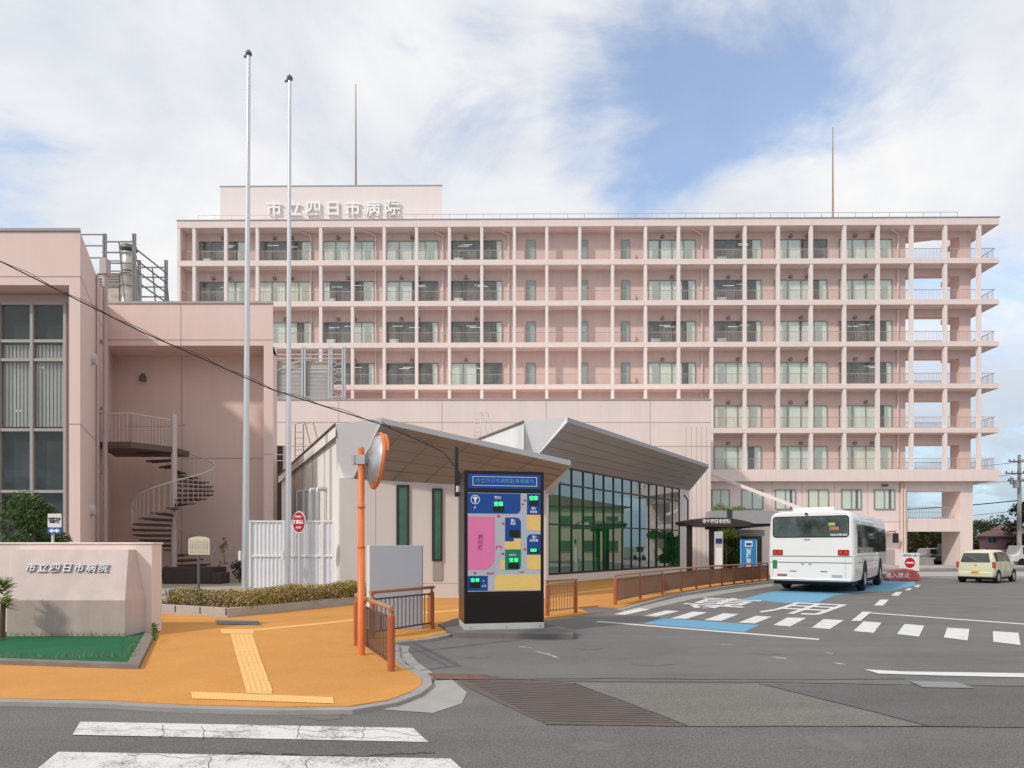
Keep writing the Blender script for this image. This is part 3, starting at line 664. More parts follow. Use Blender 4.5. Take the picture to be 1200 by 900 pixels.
hv = thing('roof_unit', 'beige box shaped air unit on the left roof beside chimney', 'air unit', O); b.build('casing', [mat('beige_casing', (.50, .45, .37), .7, .05), dsteel], hv)

# ================================================================== SPIRAL STAIR
SX, SY = wx(204, 25.4), 25.4; Rr = 1.45
sp = thing('spiral_staircase', 'brown grey steel spiral staircase with landing, in front of shaded recess', 'staircase', (SX, SY, CZ))
O = (SX, SY, CZ); stm = mat('stair_paint', (.13, .092, .08), .6, .08, 3, 40, .05); rl = mat('stair_rail_paint', (.60, .52, .49), .5, .05)
b = MB(O); b.tube([(SX, SY, CZ), (SX, SY, wz(486, SY))], .11, 14); b.build('centre_pole', rl, sp)
zL = wz(524, SY); nT = 25; a0, a1 = math.pi, -math.pi * 2
tz = lambda a: CZ + .15 + (zL - CZ - .35) * (a - a1) / (a0 - a1)
for k in range(nT):
    a = a0 + (a1 - a0) * (k + .3) / nT; w = .17; z = tz(a)
    P = [(SX + .08 * math.cos(a - w), SY + .08 * math.sin(a - w)), (SX + Rr * math.cos(a - w), SY + Rr * math.sin(a - w)), (SX + Rr * math.cos(a + w), SY + Rr * math.sin(a + w)), (SX + .08 * math.cos(a + w), SY + .08 * math.sin(a + w))]
    b = MB(O); b.prism(P, z - .06, z); b.beam((SX + .1 * math.cos(a), SY + .1 * math.sin(a), z - .08), (SX + Rr * .96 * math.cos(a), SY + Rr * .96 * math.sin(a), z - .06), .03, .07); b.build('tread', stm, sp)
b = MB(O); wl = wingpt(118.5, 0)
b.prism([(wl[0] + .1, SY - 1.3), (SX - .9, SY - 1.35), (SX, SY - .1), (SX, SY + 1.2), (wl[0] - .8, SY + 1.2)], zL - .22, zL); b.build('landing', stm, sp)
b = MB(O); pts = [(SX + Rr * math.cos(a0 + (a1 - a0) * k / 70), SY + Rr * math.sin(a0 + (a1 - a0) * k / 70), tz(a0 + (a1 - a0) * k / 70) + .95) for k in range(7, 71)]
b.tube(pts, .026, 8)
pts2 = [(SX + .45 * math.cos(a0 + (a1 - a0) * k / 70), SY + .45 * math.sin(a0 + (a1 - a0) * k / 70), tz(a0 + (a1 - a0) * k / 70) + .95) for k in range(0, 71)]
for k in range(7, 71):
    a = a0 + (a1 - a0) * k / 70
    b.tube([(SX + Rr * math.cos(a), SY + Rr * math.sin(a), tz(a)), (SX + Rr * math.cos(a), SY + Rr * math.sin(a), tz(a) + .95)], .010, 5, False)
b.build('stair_railing', rl, sp)
b = MB(O)
r1 = [(wl[0] + .15, SY - 1.3), (SX - .9, SY - 1.35), (SX - .12, SY - .1)]; r2 = [(wl[0] - .5, SY + 1.2), (SX - .6, SY + 1.2), (SX, SY + .9)]
for rr in (r1, r2):
    b.tube([(*q, zL + 1.05) for q in rr], .026, 8)
    for i in range(len(rr) - 1):
        n = int(math.dist(rr[i], rr[i + 1]) / .13)
        for k in range(n + 1):
            t = k / n; x = rr[i][0] * (1 - t) + rr[i + 1][0] * t; y = rr[i][1] * (1 - t) + rr[i + 1][1] * t; b.tube([(x, y, zL), (x, y, zL + 1.05)], .010, 5, False)
b.build('landing_railing', rl, sp)
b = MB((-13, 24, CZ)); b.box(wx(191, 24), wx(249, 24), 24, 25.2, CZ, wz(665, 24)); b.box(wx(249, 24), wx(260, 24), 23.9, 24.7, CZ, wz(671, 24))
tag(b.build('planter_box', mat('planter_dark', (.07, .055, .05), .9, .1), bevel=.03), 'low dark brown planter at the foot of the spiral staircase', 'planter').location = (-13, 24, CZ)

# ================================================================== CAFE / GLASS PAVILION
pav = thing('glass_pavilion', 'low pavilion with upswept canopy roofs, white walls and long green glass front', 'pavilion', (0, 24, 0)); O = (0, 24, 0)
side = (-.48, 1.0)
def sd_(p, t): return (p[0] + side[0] * t, p[1] + t)
b = MB(O); c1 = (-5.48, 20.7); c2 = (1.09, 20.7); c3 = (1.55, 28.6); c4 = sd_(c1, 15)
b.prism([c1, c2, (1.09, 21.0), (-5.6, 21.0)], 0, [3.88, 3.50, 3.50, 3.88]); b.cur = 1
b.prism([(-5.625, 21.001), (1.09, 21.001), c3, (-4, 36), c4], 0, [5.4, 3.9, 3.9, 5.0, 5.4])
b.cur = 2
for px in (440, 537, 590): x = wx(px, 20.7); b.box(x - .008, x + .008, 20.695, 20.7, .2, 3.6)
b.box(-5.48, 1.09, 20.694, 20.7, wz(683.5, 20.7) - .008, wz(683.5, 20.7) + .008)
for t in (2.5, 5, 7.5, 10): p = sd_(c1, t); b.box(p[0] - .035, p[0] - .02, p[1] - .01, p[1] + .01, 0, 5.3)
o = b.build('wall', [wgrey, offw, mat('pale_joint', (.42, .37, .34), .9)], pav)
# roof 1
TL = (-5.62, 20.66); O1 = (-3.87, 19.2); O2 = (1.74, 19.2); I1 = (-5.06, 20.69, 3.87); I2 = (1.06, 20.69, 3.48)
zA, zB, zC = 5.58, 5.50, 4.24
b = MB(O); fh = .16
def onplane(px, py, A_, B2_, C_):
    A_, B2_, C_ = Vector(A_), Vector(B2_), Vector(C_); nrm = (B2_ - A_).cross(C_ - A_); o_ = Vector((0, 0, H)); d_ = Vector((px - 600, F, HY - py)); return tuple(o_ + d_ * ((A_ - o_).dot(nrm) / d_.dot(nrm)))
BL1 = onplane(395, 560, (*TL, zA), (*O1, zB), I1)
b.cur = 0; b.add([(*O1, zB), (*O2, zC), (*O2, zC - fh), (*O1, zB - fh)], [(0, 3, 2, 1)])
b.cur = 1; b.add([(*O1, zB - fh), (*O2, zC - fh), I2, I1], [(0, 3, 2, 1)])
b.cur = 2; b.add([(*TL, zA), (*O1, zB), I1, BL1], [(0, 3, 2, 1)]); b.add([(*O1, zB), (*O1, zB - fh), I1], [(0, 2, 1)])
bk1 = sd_(TL, 15.3); bkr = (1.7, 28.3)
b.cur = 4; b.add([(*TL, zA), (*TL, 5.2), (*bk1, 5.2), (*bk1, zA)], [(0, 3, 2, 1)]); b.cur = 2
b.add([(*O2, zC), (*O2, zC - fh), I2, (*bkr, 3.9), (*bkr, 4.1)], [(0, 1, 2, 3, 4)])
b.cur = 0; b.add([(*TL, zA), (*O1, zB), (*O2, zC), (*bkr, 4.1), (-4, 36, 5.2), (*bk1, zA)], [(0, 1, 5), (1, 2, 3), (1, 3, 4), (1, 4, 5)])
b.cur = 3; b.tube([(TL[0] - .02, TL[1], zA), (bk1[0] - .02, bk1[1], zA)], .04, 6)
# soffit joints
Q = [Vector((*O1, zB - fh)), Vector((*O2, zC - fh)), Vector(I2), Vector(I1)]
nn = (Q[1] - Q[0]).cross(Q[3] - Q[0]).normalized(); nn = nn if nn.z < 0 else -nn
for v in (.2, .4, .6, .8):
    b.beam(Q[0].lerp(Q[3], v) + nn * .004, Q[1].lerp(Q[2], v) + nn * .004, .012, .006, nn)
for u in (.13, .3, .47, .64, .82):
    b.beam(Q[0].lerp(Q[1], u) + nn * .004, Q[3].lerp(Q[2], max(0, u - .1)) + nn * .004, .012, .006, nn)
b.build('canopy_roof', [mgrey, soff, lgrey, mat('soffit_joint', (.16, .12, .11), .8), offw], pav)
b = MB(O)
for k, (a, c) in enumerate(((465, 479.5), (506.5, 518.5))):
    m = MB(O); x0, x1 = wx(a, 20.7), wx(c, 20.7); z1 = wz(568.5 + 4 * k, 20.7); z0 = wz(657, 20.7)
    for q in ((x0, x0 + .05, z0, z1), (x1 - .05, x1, z0, z1), (x0 + .05, x1 - .05, z0, z0 + .05), (x0 + .05, x1 - .05, z1 - .05, z1)): m.box(q[0], q[1], 20.62, 20.7, q[2], q[3])
    m.box(x0 + .05, x1 - .05, 20.685, 20.695, z0 + .05, z1 - .05); o = m.build('window', black, pav)
    m = MB(O); m.box(x0 + .05, x1 - .05, 20.66, 20.67, z0 + .05, z1 - .05); m.build('pane', mat('slit_green', (.045, .12, .075), .08, .3, 2, spec=.6), o)
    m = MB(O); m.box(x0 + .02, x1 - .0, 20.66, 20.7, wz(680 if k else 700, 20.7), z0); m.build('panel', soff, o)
# volume 2: hollow glass hall
G0 = Vector((.54, 27.2, 0)); GE = Vector((11.58, 42.3, 0)); gd = (GE - G0).normalized(); gn = Vector((gd.y, -gd.x, 0)); GL = (GE - G0).length
def gw(t, off=0, z=0): p = G0 + gd * t + gn * off; return Vector((p.x, p.y, z))
def tpx(px):  # distance along the glass wall of photo column px
    k = (px - 600) / F; return (k * G0.y - G0.x) / (gd.x - k * gd.y)
b = MB(O)
def wallseg(t0, t1, z0, z1, o0=0, o1=-.3):
    P = [gw(t0, o0), gw(t1, o0), gw(t1, o1), gw(t0, o1)]; b.prism([(p.x, p.y) for p in P], z0, z1)
t0g, t1g = tpx(643.5), tpx(796.5)
wallseg(.55, t0g, 0, 5.35); wallseg(t1g, GL, 0, 5.35); wallseg(t0g, t1g, 0, .42)
wallseg(.9, GL, 5.35, 6.7, -.05, -.35)
sE = sd_((G0.x, G0.y), 18); sE2 = (4.6, 46.4)
gs = sd_((G0.x, G0.y), .5); b.prism([(gs[0], gs[1]), (gs[0] + .4, gs[1]), (sE[0] + .4, sE[1]), sE], 0, 6.7)
b.prism([(GE.x, GE.y), sE2, (sE2[0], sE2[1] - .3), (GE.x - .3, GE.y)], 0, 6.7)
b.cur = 1; b.prism([(G0.x + .4, G0.y + .6), (GE.x - .5, GE.y), sE2, (sE[0] + .4, sE[1])], 5.36, 5.5)
b.prism([(G0.x + .4, G0.y + .6), (GE.x - .5, GE.y), sE2, (sE[0] + .4, sE[1])], .0, .12)
b.cur = 3; P = [gw(1, -2.9), gw(GL - 1, -2.9), gw(GL - 1, -3.0), gw(1, -3.0)]; b.prism([(p.x, p.y) for p in P], .12, 2.7)
b.cur = 2; P = [gw(1, -3.2), gw(GL - 1, -3.2), gw(GL - 1, -3.4), gw(1, -3.4)]; b.prism([(p.x, p.y) for p in P], .12, 5.36)
b.build('hall_wall', [mat('pale_wall', (.70, .68, .68), .8, .02), mat('hall_floor', (.5, .52, .5), .5, .05), mat('hall_interior', (.60, .66, .60), .9, .2, .6), mat('green_partition', (.10, .50, .24), .6, .15, .8)], pav)
b = MB(O)
P0, P1 = gw(t0g, -.04), gw(t1g, -.04)
b.add([(P0.x, P0.y, .42), (P1.x, P1.y, .42), (P1.x, P1.y, 5.35), (P0.x, P0.y, 5.35)], [(0, 1, 2, 3)]); gw_o = b.build('glass_wall', glg, pav)
b = MB(O); mp_ = [643.5, 656.7, 670.5, 684, 696.5, 708, 719.5, 730, 740.5, 750.5, 761, 770, 779.5, 788.5, 796.5]
ttp = [tpx(p) for p in mp_]
for t in ttp: p = gw(t, -.02); b.beam((p.x, p.y, .42), (p.x, p.y, 5.35), .06, .05, tuple(gn))
def zat(py, t): p = gw(t); return wz(py, p.y)
for (za) in (.46, 5.31): b.beam(gw(t0g, -.02, za), gw(t1g, -.02, za), .07, .09)
zm = (zat(611, t0g) + zat(624, t1g)) / 2; zu = (zat(565, tpx(656.7)) + zat(588.7, t1g)) / 2
for za in (zm, zu): b.beam(gw(t0g, -.02, za), gw(t1g, -.02, za), .06, .07)
b.build('mullion_frame', black, gw_o)
E1 = (2.25, 26.4); E2 = (12.1, 39.9); T2 = (.50, 27.15); zE = 6.95; zE2 = 6.72; fh = .2
I1 = gw(.55, .02, 5.33); I2 = gw(GL, .02, 5.33)
b = MB(O)
b.cur = 0; b.add([(*E1, zE), (*E2, zE2), (*E2, zE2 - fh), (*E1, zE - fh)], [(0, 3, 2, 1)])
b.cur = 1; b.add([(*E1, zE - fh), (*E2, zE2 - fh), tuple(I2), tuple(I1)], [(0, 3, 2, 1)])
b.cur = 2; BL2 = onplane(615, 546, (*T2, zE - .05), (*E1, zE), tuple(I1)); b.add([(*T2, zE - .05), (*E1, zE), tuple(I1), BL2], [(0, 3, 2, 1)]); b.add([(*E1, zE), (*E1, zE - fh), tuple(I1)], [(0, 2, 1)])
b.add([(*T2, zE - .05), (*T2, 3.9), (sE[0] - .05, sE[1], 3.9), (sE[0] - .05, sE[1], zE - .05)], [(0, 3, 2, 1)])
b.cur = 0; b.add([(*E2, zE2), (*E2, zE2 - fh), tuple(I2), (*sE2, 6.5), (*sE2, 6.7)], [(0, 1, 2, 3, 4)])
b.add([(*T2, zE - .05), (*E1, zE), (*E2, zE2), (*sE2, 6.7), (*sE, zE - .05)], [(0, 1, 4), (1, 2, 3), (1, 3, 4)])
b.cur = 3; b.tube([(T2[0] - .02, T2[1], zE - .04), (sE[0] - .07, sE[1], zE - .04)], .06, 6)
Q = [Vector((*E1, zE - fh)), Vector((*E2, zE2 - fh)), I2, I1]
nn = (Q[1] - Q[0]).cross(Q[3] - Q[0]).normalized(); nn = nn if nn.z < 0 else -nn
for v in (.2, .4, .6, .8): b.beam(Q[0].lerp(Q[3], v) + nn * .004, Q[1].lerp(Q[2], v) + nn * .004, .014, .006, nn)
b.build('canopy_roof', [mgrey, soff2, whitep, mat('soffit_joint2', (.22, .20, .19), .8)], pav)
# indoor things glimpsed through the glass
for k, t in enumerate((3.0, 5.5, 8.2, 11.0, 13.4)):
    b = MB(O); p = gw(t, -1.6); b.box(p.x - .5, p.x + .5, p.y - .3, p.y + .3, .12, 1.1 + .3 * (k % 2)); b.build('counter', mat('counter_%d' % k, [(.5, .3, .12), (.3, .3, .3), (.6, .6, .55), (.2, .25, .3), (.5, .15, .15)][k], .7), pav)
# vent pipes on the side wall
for k, px in enumerate((357, 366, 374, 383)):
    kk = (px - 600) / F; t = (kk * c1[1] - c1[0]) / (side[0] - kk); p = sd_(c1, t); q = (p[0] - .28, p[1] - .13); zt_ = wz(576 - k * .9, p[1])
    b = MB(O); b.tube([(*p, zt_), (q[0], q[1], zt_), (q[0], q[1], zt_ - .15), (q[0], q[1], .3)], .085, 10); b.build('vent_pipe', steel, pav)
def ladder(px, py, Y, lab):
    x = wx(px, Y); z = wz(py, Y); o_ = thing('roof_ladder', lab, 'ladder', (x, Y, z)); b = MB((x, Y, z))
    h = 1.9
    for dx_ in (0, .42): b.tube([(x + dx_, Y, z - .3), (x + dx_, Y, z + h), (x + dx_ + .5, Y, z + h + .1), (x + dx_ + 1.0, Y, z)], .028, 6)
    for k in range(6): b.tube([(x, Y, z + k * .3), (x + .42, Y, z + k * .3)], .016, 5)
    b.build('rails', alu, o_)
ladder(556.5, 516, 46.5, 'thin metal roof ladder rails above the middle canopy roof')
ladder(346, 541, 33, 'thin metal roof ladder rails at left end of pavilion roof')

# ================================================================== SIGN WALL
sw = thing('sign_wall', 'pink rendered name wall with raised block and metal characters', 'sign wall', (-8, 12.5, 0)); O = (-8, 12.5, 0)
YW = 12.4; b = MB(O); b.box(wx(-90, YW), wx(178.3, YW), YW, YW + .35, 0, wz(638, YW)); b.box(wx(-90, YW), wx(178.3, YW) + .02, YW - .02, YW + .37, wz(638, YW), wz(638, YW) + .04)
b.build('wall', pinklow, sw, bevel=.012)
yf, yt = gp(0, 743.5, .1)[1], gp(0, 743.5, .1)[1] + .42; zk = wz(703.5, yf); zT = wz(644, yt)
b = MB(O); xa0, xa1 = wx(8, yf), wx(146.5, yf)
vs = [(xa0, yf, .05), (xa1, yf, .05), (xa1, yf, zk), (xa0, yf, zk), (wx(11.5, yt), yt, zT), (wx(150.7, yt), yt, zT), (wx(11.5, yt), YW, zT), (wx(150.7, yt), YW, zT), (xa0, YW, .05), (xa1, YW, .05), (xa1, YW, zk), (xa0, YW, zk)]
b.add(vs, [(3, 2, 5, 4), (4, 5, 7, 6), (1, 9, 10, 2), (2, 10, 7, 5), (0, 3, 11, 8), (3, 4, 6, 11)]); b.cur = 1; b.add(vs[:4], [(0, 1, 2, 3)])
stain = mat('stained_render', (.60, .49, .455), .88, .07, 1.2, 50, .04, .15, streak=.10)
b.build('name_block', [stain, mat('stained_shaded_base', (.47, .37, .335), .9, .09, 1.2, 50, .06, .2, streak=.13)], sw)  # lower face: stain, with the upright face's shade added to its colour
tilt = math.atan2(yt - yf, zT - zk)
zc = wz(666, yf + .3); fr = (zc - zk) / (zT - zk); yc = yf + (yt - yf) * fr - .03
for k, chh in enumerate(chars):
    M = Matrix.Translation((wx(36.5 + k * 14.15, yc), yc, zc)) @ Matrix.Rotation(R(90) - tilt, 4, 'X')
    b = MB(O); b.text(chh, .192, M, .03, .0022); b.build('sign_character', mat('metal_letter', (.36, .37, .39), .5, .02, metal=.3), sw)
# foliage helpers
def leafmat(name, col, isl=.35): return mat(name, col, .7, .15, 2.0, 20, .05, island=isl, spec=.25)
def clump(mb, c, rad, n, size, shell=.5):
    for _ in range(n):
        while True:
            v = Vector((random.uniform(-1, 1), random.uniform(-1, 1), random.uniform(-1, 1)))
            if shell < v.length < 1: break
        p = Vector(c) + Vector((v.x * rad[0], v.y * rad[1], v.z * rad[2]))
        a = Vector((random.gauss(0, 1), random.gauss(0, 1), random.gauss(0, 1))).normalized(); d = a.orthogonal().normalized(); e = a.cross(d)
        s = size * random.uniform(.6, 1.3)
        mb.add([p - d * s, p - e * s * .45, p + d * s, p + e * s * .45], [(0, 1, 2, 3)])
def tree(name, label, cat, x, y, z0, h, rad, col, n, size, group=None, trunk=.12, low=.3):
    t = thing(name, label, cat, (x, y, z0), group=group); b = MB((x, y, z0)); b.tube([(x, y, z0), (x + .1 * rad, y, z0 + h * .5), (x, y, z0 + h * .8)], [trunk, trunk * .7, trunk * .3], 8)
    for k in range(5):
        a = k * 1.3; b.tube([(x, y, z0 + h * (.35 + .07 * k)), (x + rad * .6 * math.cos(a), y + rad * .6 * math.sin(a), z0 + h * (.55 + .08 * k))], [trunk * .45, trunk * .15], 6)
    b.build('trunk', mat('bark', (.12, .09, .065), .9, .2), t)
    b = MB((x, y, z0)); m = max(14, min(30, n // 350))
    for k in range(m):
        a = random.uniform(0, 6.28); rr = rad * random.uniform(.1, .75); zz = z0 + h * random.uniform(low, .92); rr *= 1.15 - abs((zz - z0) / h - .55)
        q = rad * random.uniform(.28, .45); clump(b, (x + rr * math.cos(a), y + rr * math.sin(a), zz), (q, q, q * .8), n // m, size, .2)
    b.build('crown', leafmat(name + '_leaf_%.2f_%.2f_%.2f' % col, col), t); return t
tree('garden_shrub', 'dark green leafy shrub rising behind the name wall before the tall windows', 'shrub', wx(36, 16.5), 16.5, .2, 2.95, 1.05, (.065, .12, .03), 7500, .055, trunk=.06, low=.22)
# cycad-like plant at left edge
t = thing('potted_palm', 'small yellow green palm plant at left edge of the turf bed', 'plant', (wx(0, 11.3), 11.3, .1)); b = MB((wx(0, 11.3), 11.3, .1))
xx = wx(2, 11.3); b.tube([(xx, 11.3, .1), (xx + .03, 11.3, .75)], [.05, .035], 8); b.build('trunk', mat('palm_trunk', (.13, .08, .05), .9, .2), t)
b = MB((wx(0, 11.3), 11.3, .1))
for k in range(46):
    a = random.uniform(0, 6.28); el = random.uniform(-.5, 1.1); l = random.uniform(.14, .26); d = Vector((math.cos(a) * math.cos(el), math.sin(a) * math.cos(el), math.sin(el)))
    base = Vector((xx + .03, 11.3, random.uniform(.62, 1.02))); w = d.cross(Vector((0, 0, 1))).normalized() * .012
    b.add([base - w, base + w, base + d * l * .6 + w * 1.6, base + d * l, base + d * l * .6 - w * 1.6], [(0, 1, 2, 3, 4)])
    for j in range(5):
        m_ = base + d * l * (.25 + j * .15); s_ = d.cross(Vector((0, 0, 1))).normalized() * .09
        for sg in (-1, 1): b.add([m_, m_ + s_ * sg + d * .05, m_ + d * .02], [(0, 1, 2)])
b.build('fronds', leafmat('palm_leaf', (.16, .22, .03)), t)
# weeds on bed
b = MB()
for k in range(520):
    if random.random() < .6: px = random.uniform(12, 150); py = 745 + random.uniform(-1, 1)
    else: px = random.uniform(0, 158); py = 770 + random.uniform(-1.5, 1)
    if random.random() < .25: px = 146 + random.uniform(-3, 16); py = random.uniform(745, 770)
    x, y = gp(px, py, .1); a = random.uniform(0, 6.28); h = random.uniform(.02, .09) * (1.4 if 95 < px < 110 or 75 < px < 90 else 1)
    b.add([(x, y, .1), (x + .008, y, .1), (x + .05 * math.cos(a), y + .05 * math.sin(a), .1 + h)], [(0, 1, 2)])
struct(b.build('weeds', leafmat('weed_leaf', (.16, .17, .06))), 'stuff')
t = thing('arrow_sign', 'small white and blue direction sign with double arrow above the name wall', 'sign', (wx(65, 15), 15, .2)); O = (wx(65, 15), 15, .2)
b = MB(O); b.tube([(wx(62, 15.03), 15.03, .2), (wx(62, 15.03), 15.03, wz(603, 15))], .03, 8); b.build('post', whitep, t)
b = MB(O); b.box(wx(57, 15), wx(72.5, 15), 14.97, 15, wz(618, 15), wz(602, 15)); o = b.build('panel', whitep, t)
b = MB(O); b.text('病院敷地内\n全面禁煙', .072, FM(wx(64.8, 15), 14.966, wz(610, 15)), .002, .003, sx=.8, line=.85); b.build('lettering', black, o)
b = MB(O); b.box(wx(57, 15), wx(72.5, 15), 14.97, 15, wz(625.5, 15), wz(618.5, 15)); o = b.build('arrow_panel', mat('sign_blue', (.03, .12, .42), .5, .02), t)
b = MB(O); x0, x1, zz, yy = wx(58, 15), wx(71.5, 15), wz(622, 15), 14.965
b.add([(x0, yy, zz), (x0 + .09, yy, zz - .055), (x0 + .09, yy, zz - .022), (x1 - .09, yy, zz - .022), (x1 - .09, yy, zz - .055), (x1, yy, zz), (x1 - .09, yy, zz + .055), (x1 - .09, yy, zz + .022), (x0 + .09, yy, zz + .022), (x0 + .09, yy, zz + .055)],
      [(0, 1, 9), (2, 3, 7, 8), (4, 5, 6)]); b.build('arrow', white, o)

# ================================================================== HEDGE, POLES, COURTYARD THINGS
def along(t):
    if t < .42: k = t / .42; return (hk[0][0] * (1 - k) + hk[1][0] * k, hk[0][1] * (1 - k) + hk[1][1] * k)
    k = (t - .42) / .58; return (hk[1][0] * (1 - k) + hk[2][0] * k, hk[1][1] * (1 - k) + hk[2][1] * k)
hg = thing('clipped_hedge', 'low clipped hedge, brownish at left and yellow green at right, behind pale kerb', 'hedge', (-7, 16.5, .2)); O = (-7, 16.5, .2)
b = MB(O); b2 = MB(O); b3 = MB(O)
for k in range(230):
    t = random.random(); x, y = along(t); dd = random.uniform(.25, 1.1 if t < .9 else .6); hgt = .26 + (.19 if t < .42 else .27) + .03 * math.sin(t * 23)
    tgt = b if random.random() < (.12 + .75 * t) else b2
    if .12 < t < .2 and random.random() < .3: tgt = b3
    for zz in (hgt, hgt - .2): clump(tgt, (x + .15, y + dd, zz), (.24, .2, .17), 70, .028, .35)
b.build('green_foliage', leafmat('hedge_green', (.34, .31, .07), .5), hg); b2.build('brown_foliage', leafmat('hedge_brown', (.46, .33, .19), .5), hg); b3.build('fresh_foliage', leafmat('hedge_fresh', (.14, .28, .04), .4), hg)
b = MB(O)
for k in range(260):
    x, y = along(random.random()); y += random.uniform(.25, 1); b.tube([(x, y, .2), (x + random.uniform(-.12, .12), y + random.uniform(-.1, .1), .6)], .006, 4, False)
b.build('stems', mat('twig', (.16, .10, .07), .9), hg)
polem = mat('pole_metal', (.66, .67, .69), .3, .03, 2, 30, .01, metal=.55)
for (pxb, pxt, pt, Y, w0, w1, lab) in ((287.3, 291.5, 66, 20.6, .108, .055, 'tallest white metal flagpole, the left one of the pair'), (337.5, 339.5, 95, 21.2, .10, .05, 'shorter white metal flagpole in front of white fence')):
    x = wx(pxb, Y); t = thing('flagpole', lab, 'flagpole', (x, Y, CZ), group='two flagpoles behind the hedge'); zt_ = wz(pt, Y); b = MB((x, Y, CZ)); xt = wx(pxt, Y)
    b.tube([(x, Y, CZ), (x + (xt - x) * .5, Y, (CZ + zt_) / 2), (xt, Y, zt_)], [w0, (w0 + w1) / 2, w1], 16); b.build('shaft', polem, t)
    b = MB((x, Y, CZ)); b.tube([(xt, Y, zt_), (xt, Y, zt_ + .06), (xt, Y, zt_ + .13), (xt, Y, zt_ + .2)], [.05, .10, .09, .03], 14); b.beam((xt, Y, zt_ + .05), (xt - .16, Y, zt_ - .02), .05, .05); b.build('finial', dsteel, t)
    b = MB((x, Y, CZ)); b.box(x - .2, x - .13, Y - .05, Y + .03, 1.25, 1.55); b.build('cleat', whitep, t)
Y = 21.7; t = thing('white_fence', 'tall white ribbed panel fence between flagpoles and pavilion wall', 'fence', (wx(342, Y), Y, CZ)); O = (wx(342, Y), Y, CZ)
x0, x1 = wx(293, Y), wx(392, Y); zt_ = wz(611, Y); b = MB(O); n = 84
vs = []; fs = []
for k in range(n + 1):
    x = x0 + (x1 - x0) * k / n; yy = Y - (.025 if (k // 2) % 2 else 0); vs += [(x, yy, CZ), (x, yy, zt_)]
for k in range(n): fs.append((2 * k, 2 * k + 2, 2 * k + 3, 2 * k + 1))
b.add(vs, fs); b.build('ribbed_panel', mat('fence_white', (.74, .74, .77), .6, .02), t)
b = MB(O)
for px in (293.5, 333, 378.5, 391.5): x = wx(px, Y); b.box(x - .035, x + .035, Y - .07, Y + .05, CZ, zt_ + .02)
for z in (zt_, wz(651.5, Y)): b.box(x0, x1, Y - .05, Y + .04, z - .03, z + .03)
b.build('fence_frame', whitep, t)
# round red sign
Y = 20.3; x = wx(350.5, Y); t = thing('round_sign', 'round dark red sign with white characters on thin white post behind hedge', 'sign', (x, Y, CZ)); O = (x, Y, CZ)
b = MB(O); b.tube([(x, Y, CZ), (x, Y, wz(600, Y))], .025, 8); b.build('post', whitep, t)
zc = wz(612, Y); rz = R(-38); ax = Vector((math.sin(-rz) * -1, -math.cos(rz), 0)); n_ = Matrix.Rotation(rz, 3, 'Z') @ Vector((0, -1, 0)); c = Vector((x + .04, Y, zc)) + n_ * .05
b = MB(O); b.disc(c, .345, n_, .012, 32); o = b.build('disc', whitep, t)
b = MB(O); b.disc(c + n_ * .01, .315, n_, .012, 32); b.build('red_face', mat('sign_red', (.42, .015, .035), .5, .03), o)
b = MB(O)
cc = c + n_ * .02
b.text('駐車禁止', .135, FM(cc.x, cc.y, cc.z, rz), .002, .004, sx=1.0); b.text('関係者以外', .07, FM(cc.x, cc.y, cc.z + .17, rz), .002, .002); b.text('市立病院', .07, FM(cc.x, cc.y, cc.z - .17, rz), .002, .002); b.build('lettering', white, o)
# cream notice board with arched top
Y = 16.9; x = wx(233.5, Y); t = thing('notice_board', 'cream notice board with arched top on a grey post in the hedge', 'notice board', (x, Y, .25)); O = (x, Y, .25)
b = MB(O); b.tube([(x - .03, Y + .03, .25), (x - .03, Y + .03, wz(636, Y))], .032, 8); b.build('post', dsteel, t)
z0, z1 = wz(650, Y), wz(632.5, Y); hw = .275; arch = [(-hw, z0), (hw, z0), (hw, z1)] + [(hw * math.cos(a), z1 + .085 * math.sin(a)) for a in [math.pi * k / 10 for k in range(1, 10)]] + [(-hw, z1)]
b = MB(O); n = len(arch); b.add([(x + p, Y - .02, z) for p, z in arch] + [(x + p, Y + .02, z) for p, z in arch], [tuple(range(n)), tuple(range(n, 2 * n))[::-1]] + [(i, n + i, n + (i + 1) % n, (i + 1) % n) for i in range(n)])
o = b.build('board', mat('cream_board', (.66, .60, .47), .7, .05), t)
b = MB(O)
for k in range(9): b.text('市民公園利用案内のお願い', .030, Matrix.Translation((x - .22 + k * .055, Y - .023, (z0 + z1) / 2)) @ Matrix.Rotation(R(90), 4, 'X') @ Matrix.Rotation(R(-90), 4, 'Z'), .001, 0)
b.build('lettering', mat('faded_ink', (.34, .31, .26), .8), o)
tree('wild_weed', 'thin tall green weed by the recess wall beside the left flagpole', 'plant', wx(262, 26), 26, CZ, 1.9, .28, (.14, .15, .06), 260, .035, trunk=.012, low=.2)
tree('dark_shrub', 'small dark shrub at the foot of the left flagpole', 'shrub', wx(281, 25), 25, CZ, .9, .35, (.05, .07, .03), 500, .05, trunk=.03, low=.2)
tree('low_weed', 'small dark weed growing beside the name wall end', 'plant', wx(186, 24.5), 24.5, CZ, .7, .5, (.05, .06, .03), 400, .05, trunk=.02, low=.2)
b = MB()
for k in range(200):
    x, y = gp(random.uniform(178, 184), random.uniform(722, 752), .1); clump(b, (x, y, .12 + random.random() * .12), (.03, .03, .04), 3, .022, 0)
struct(b.build('ivy', leafmat('ivy_leaf', (.07, .13, .03))), 'stuff')

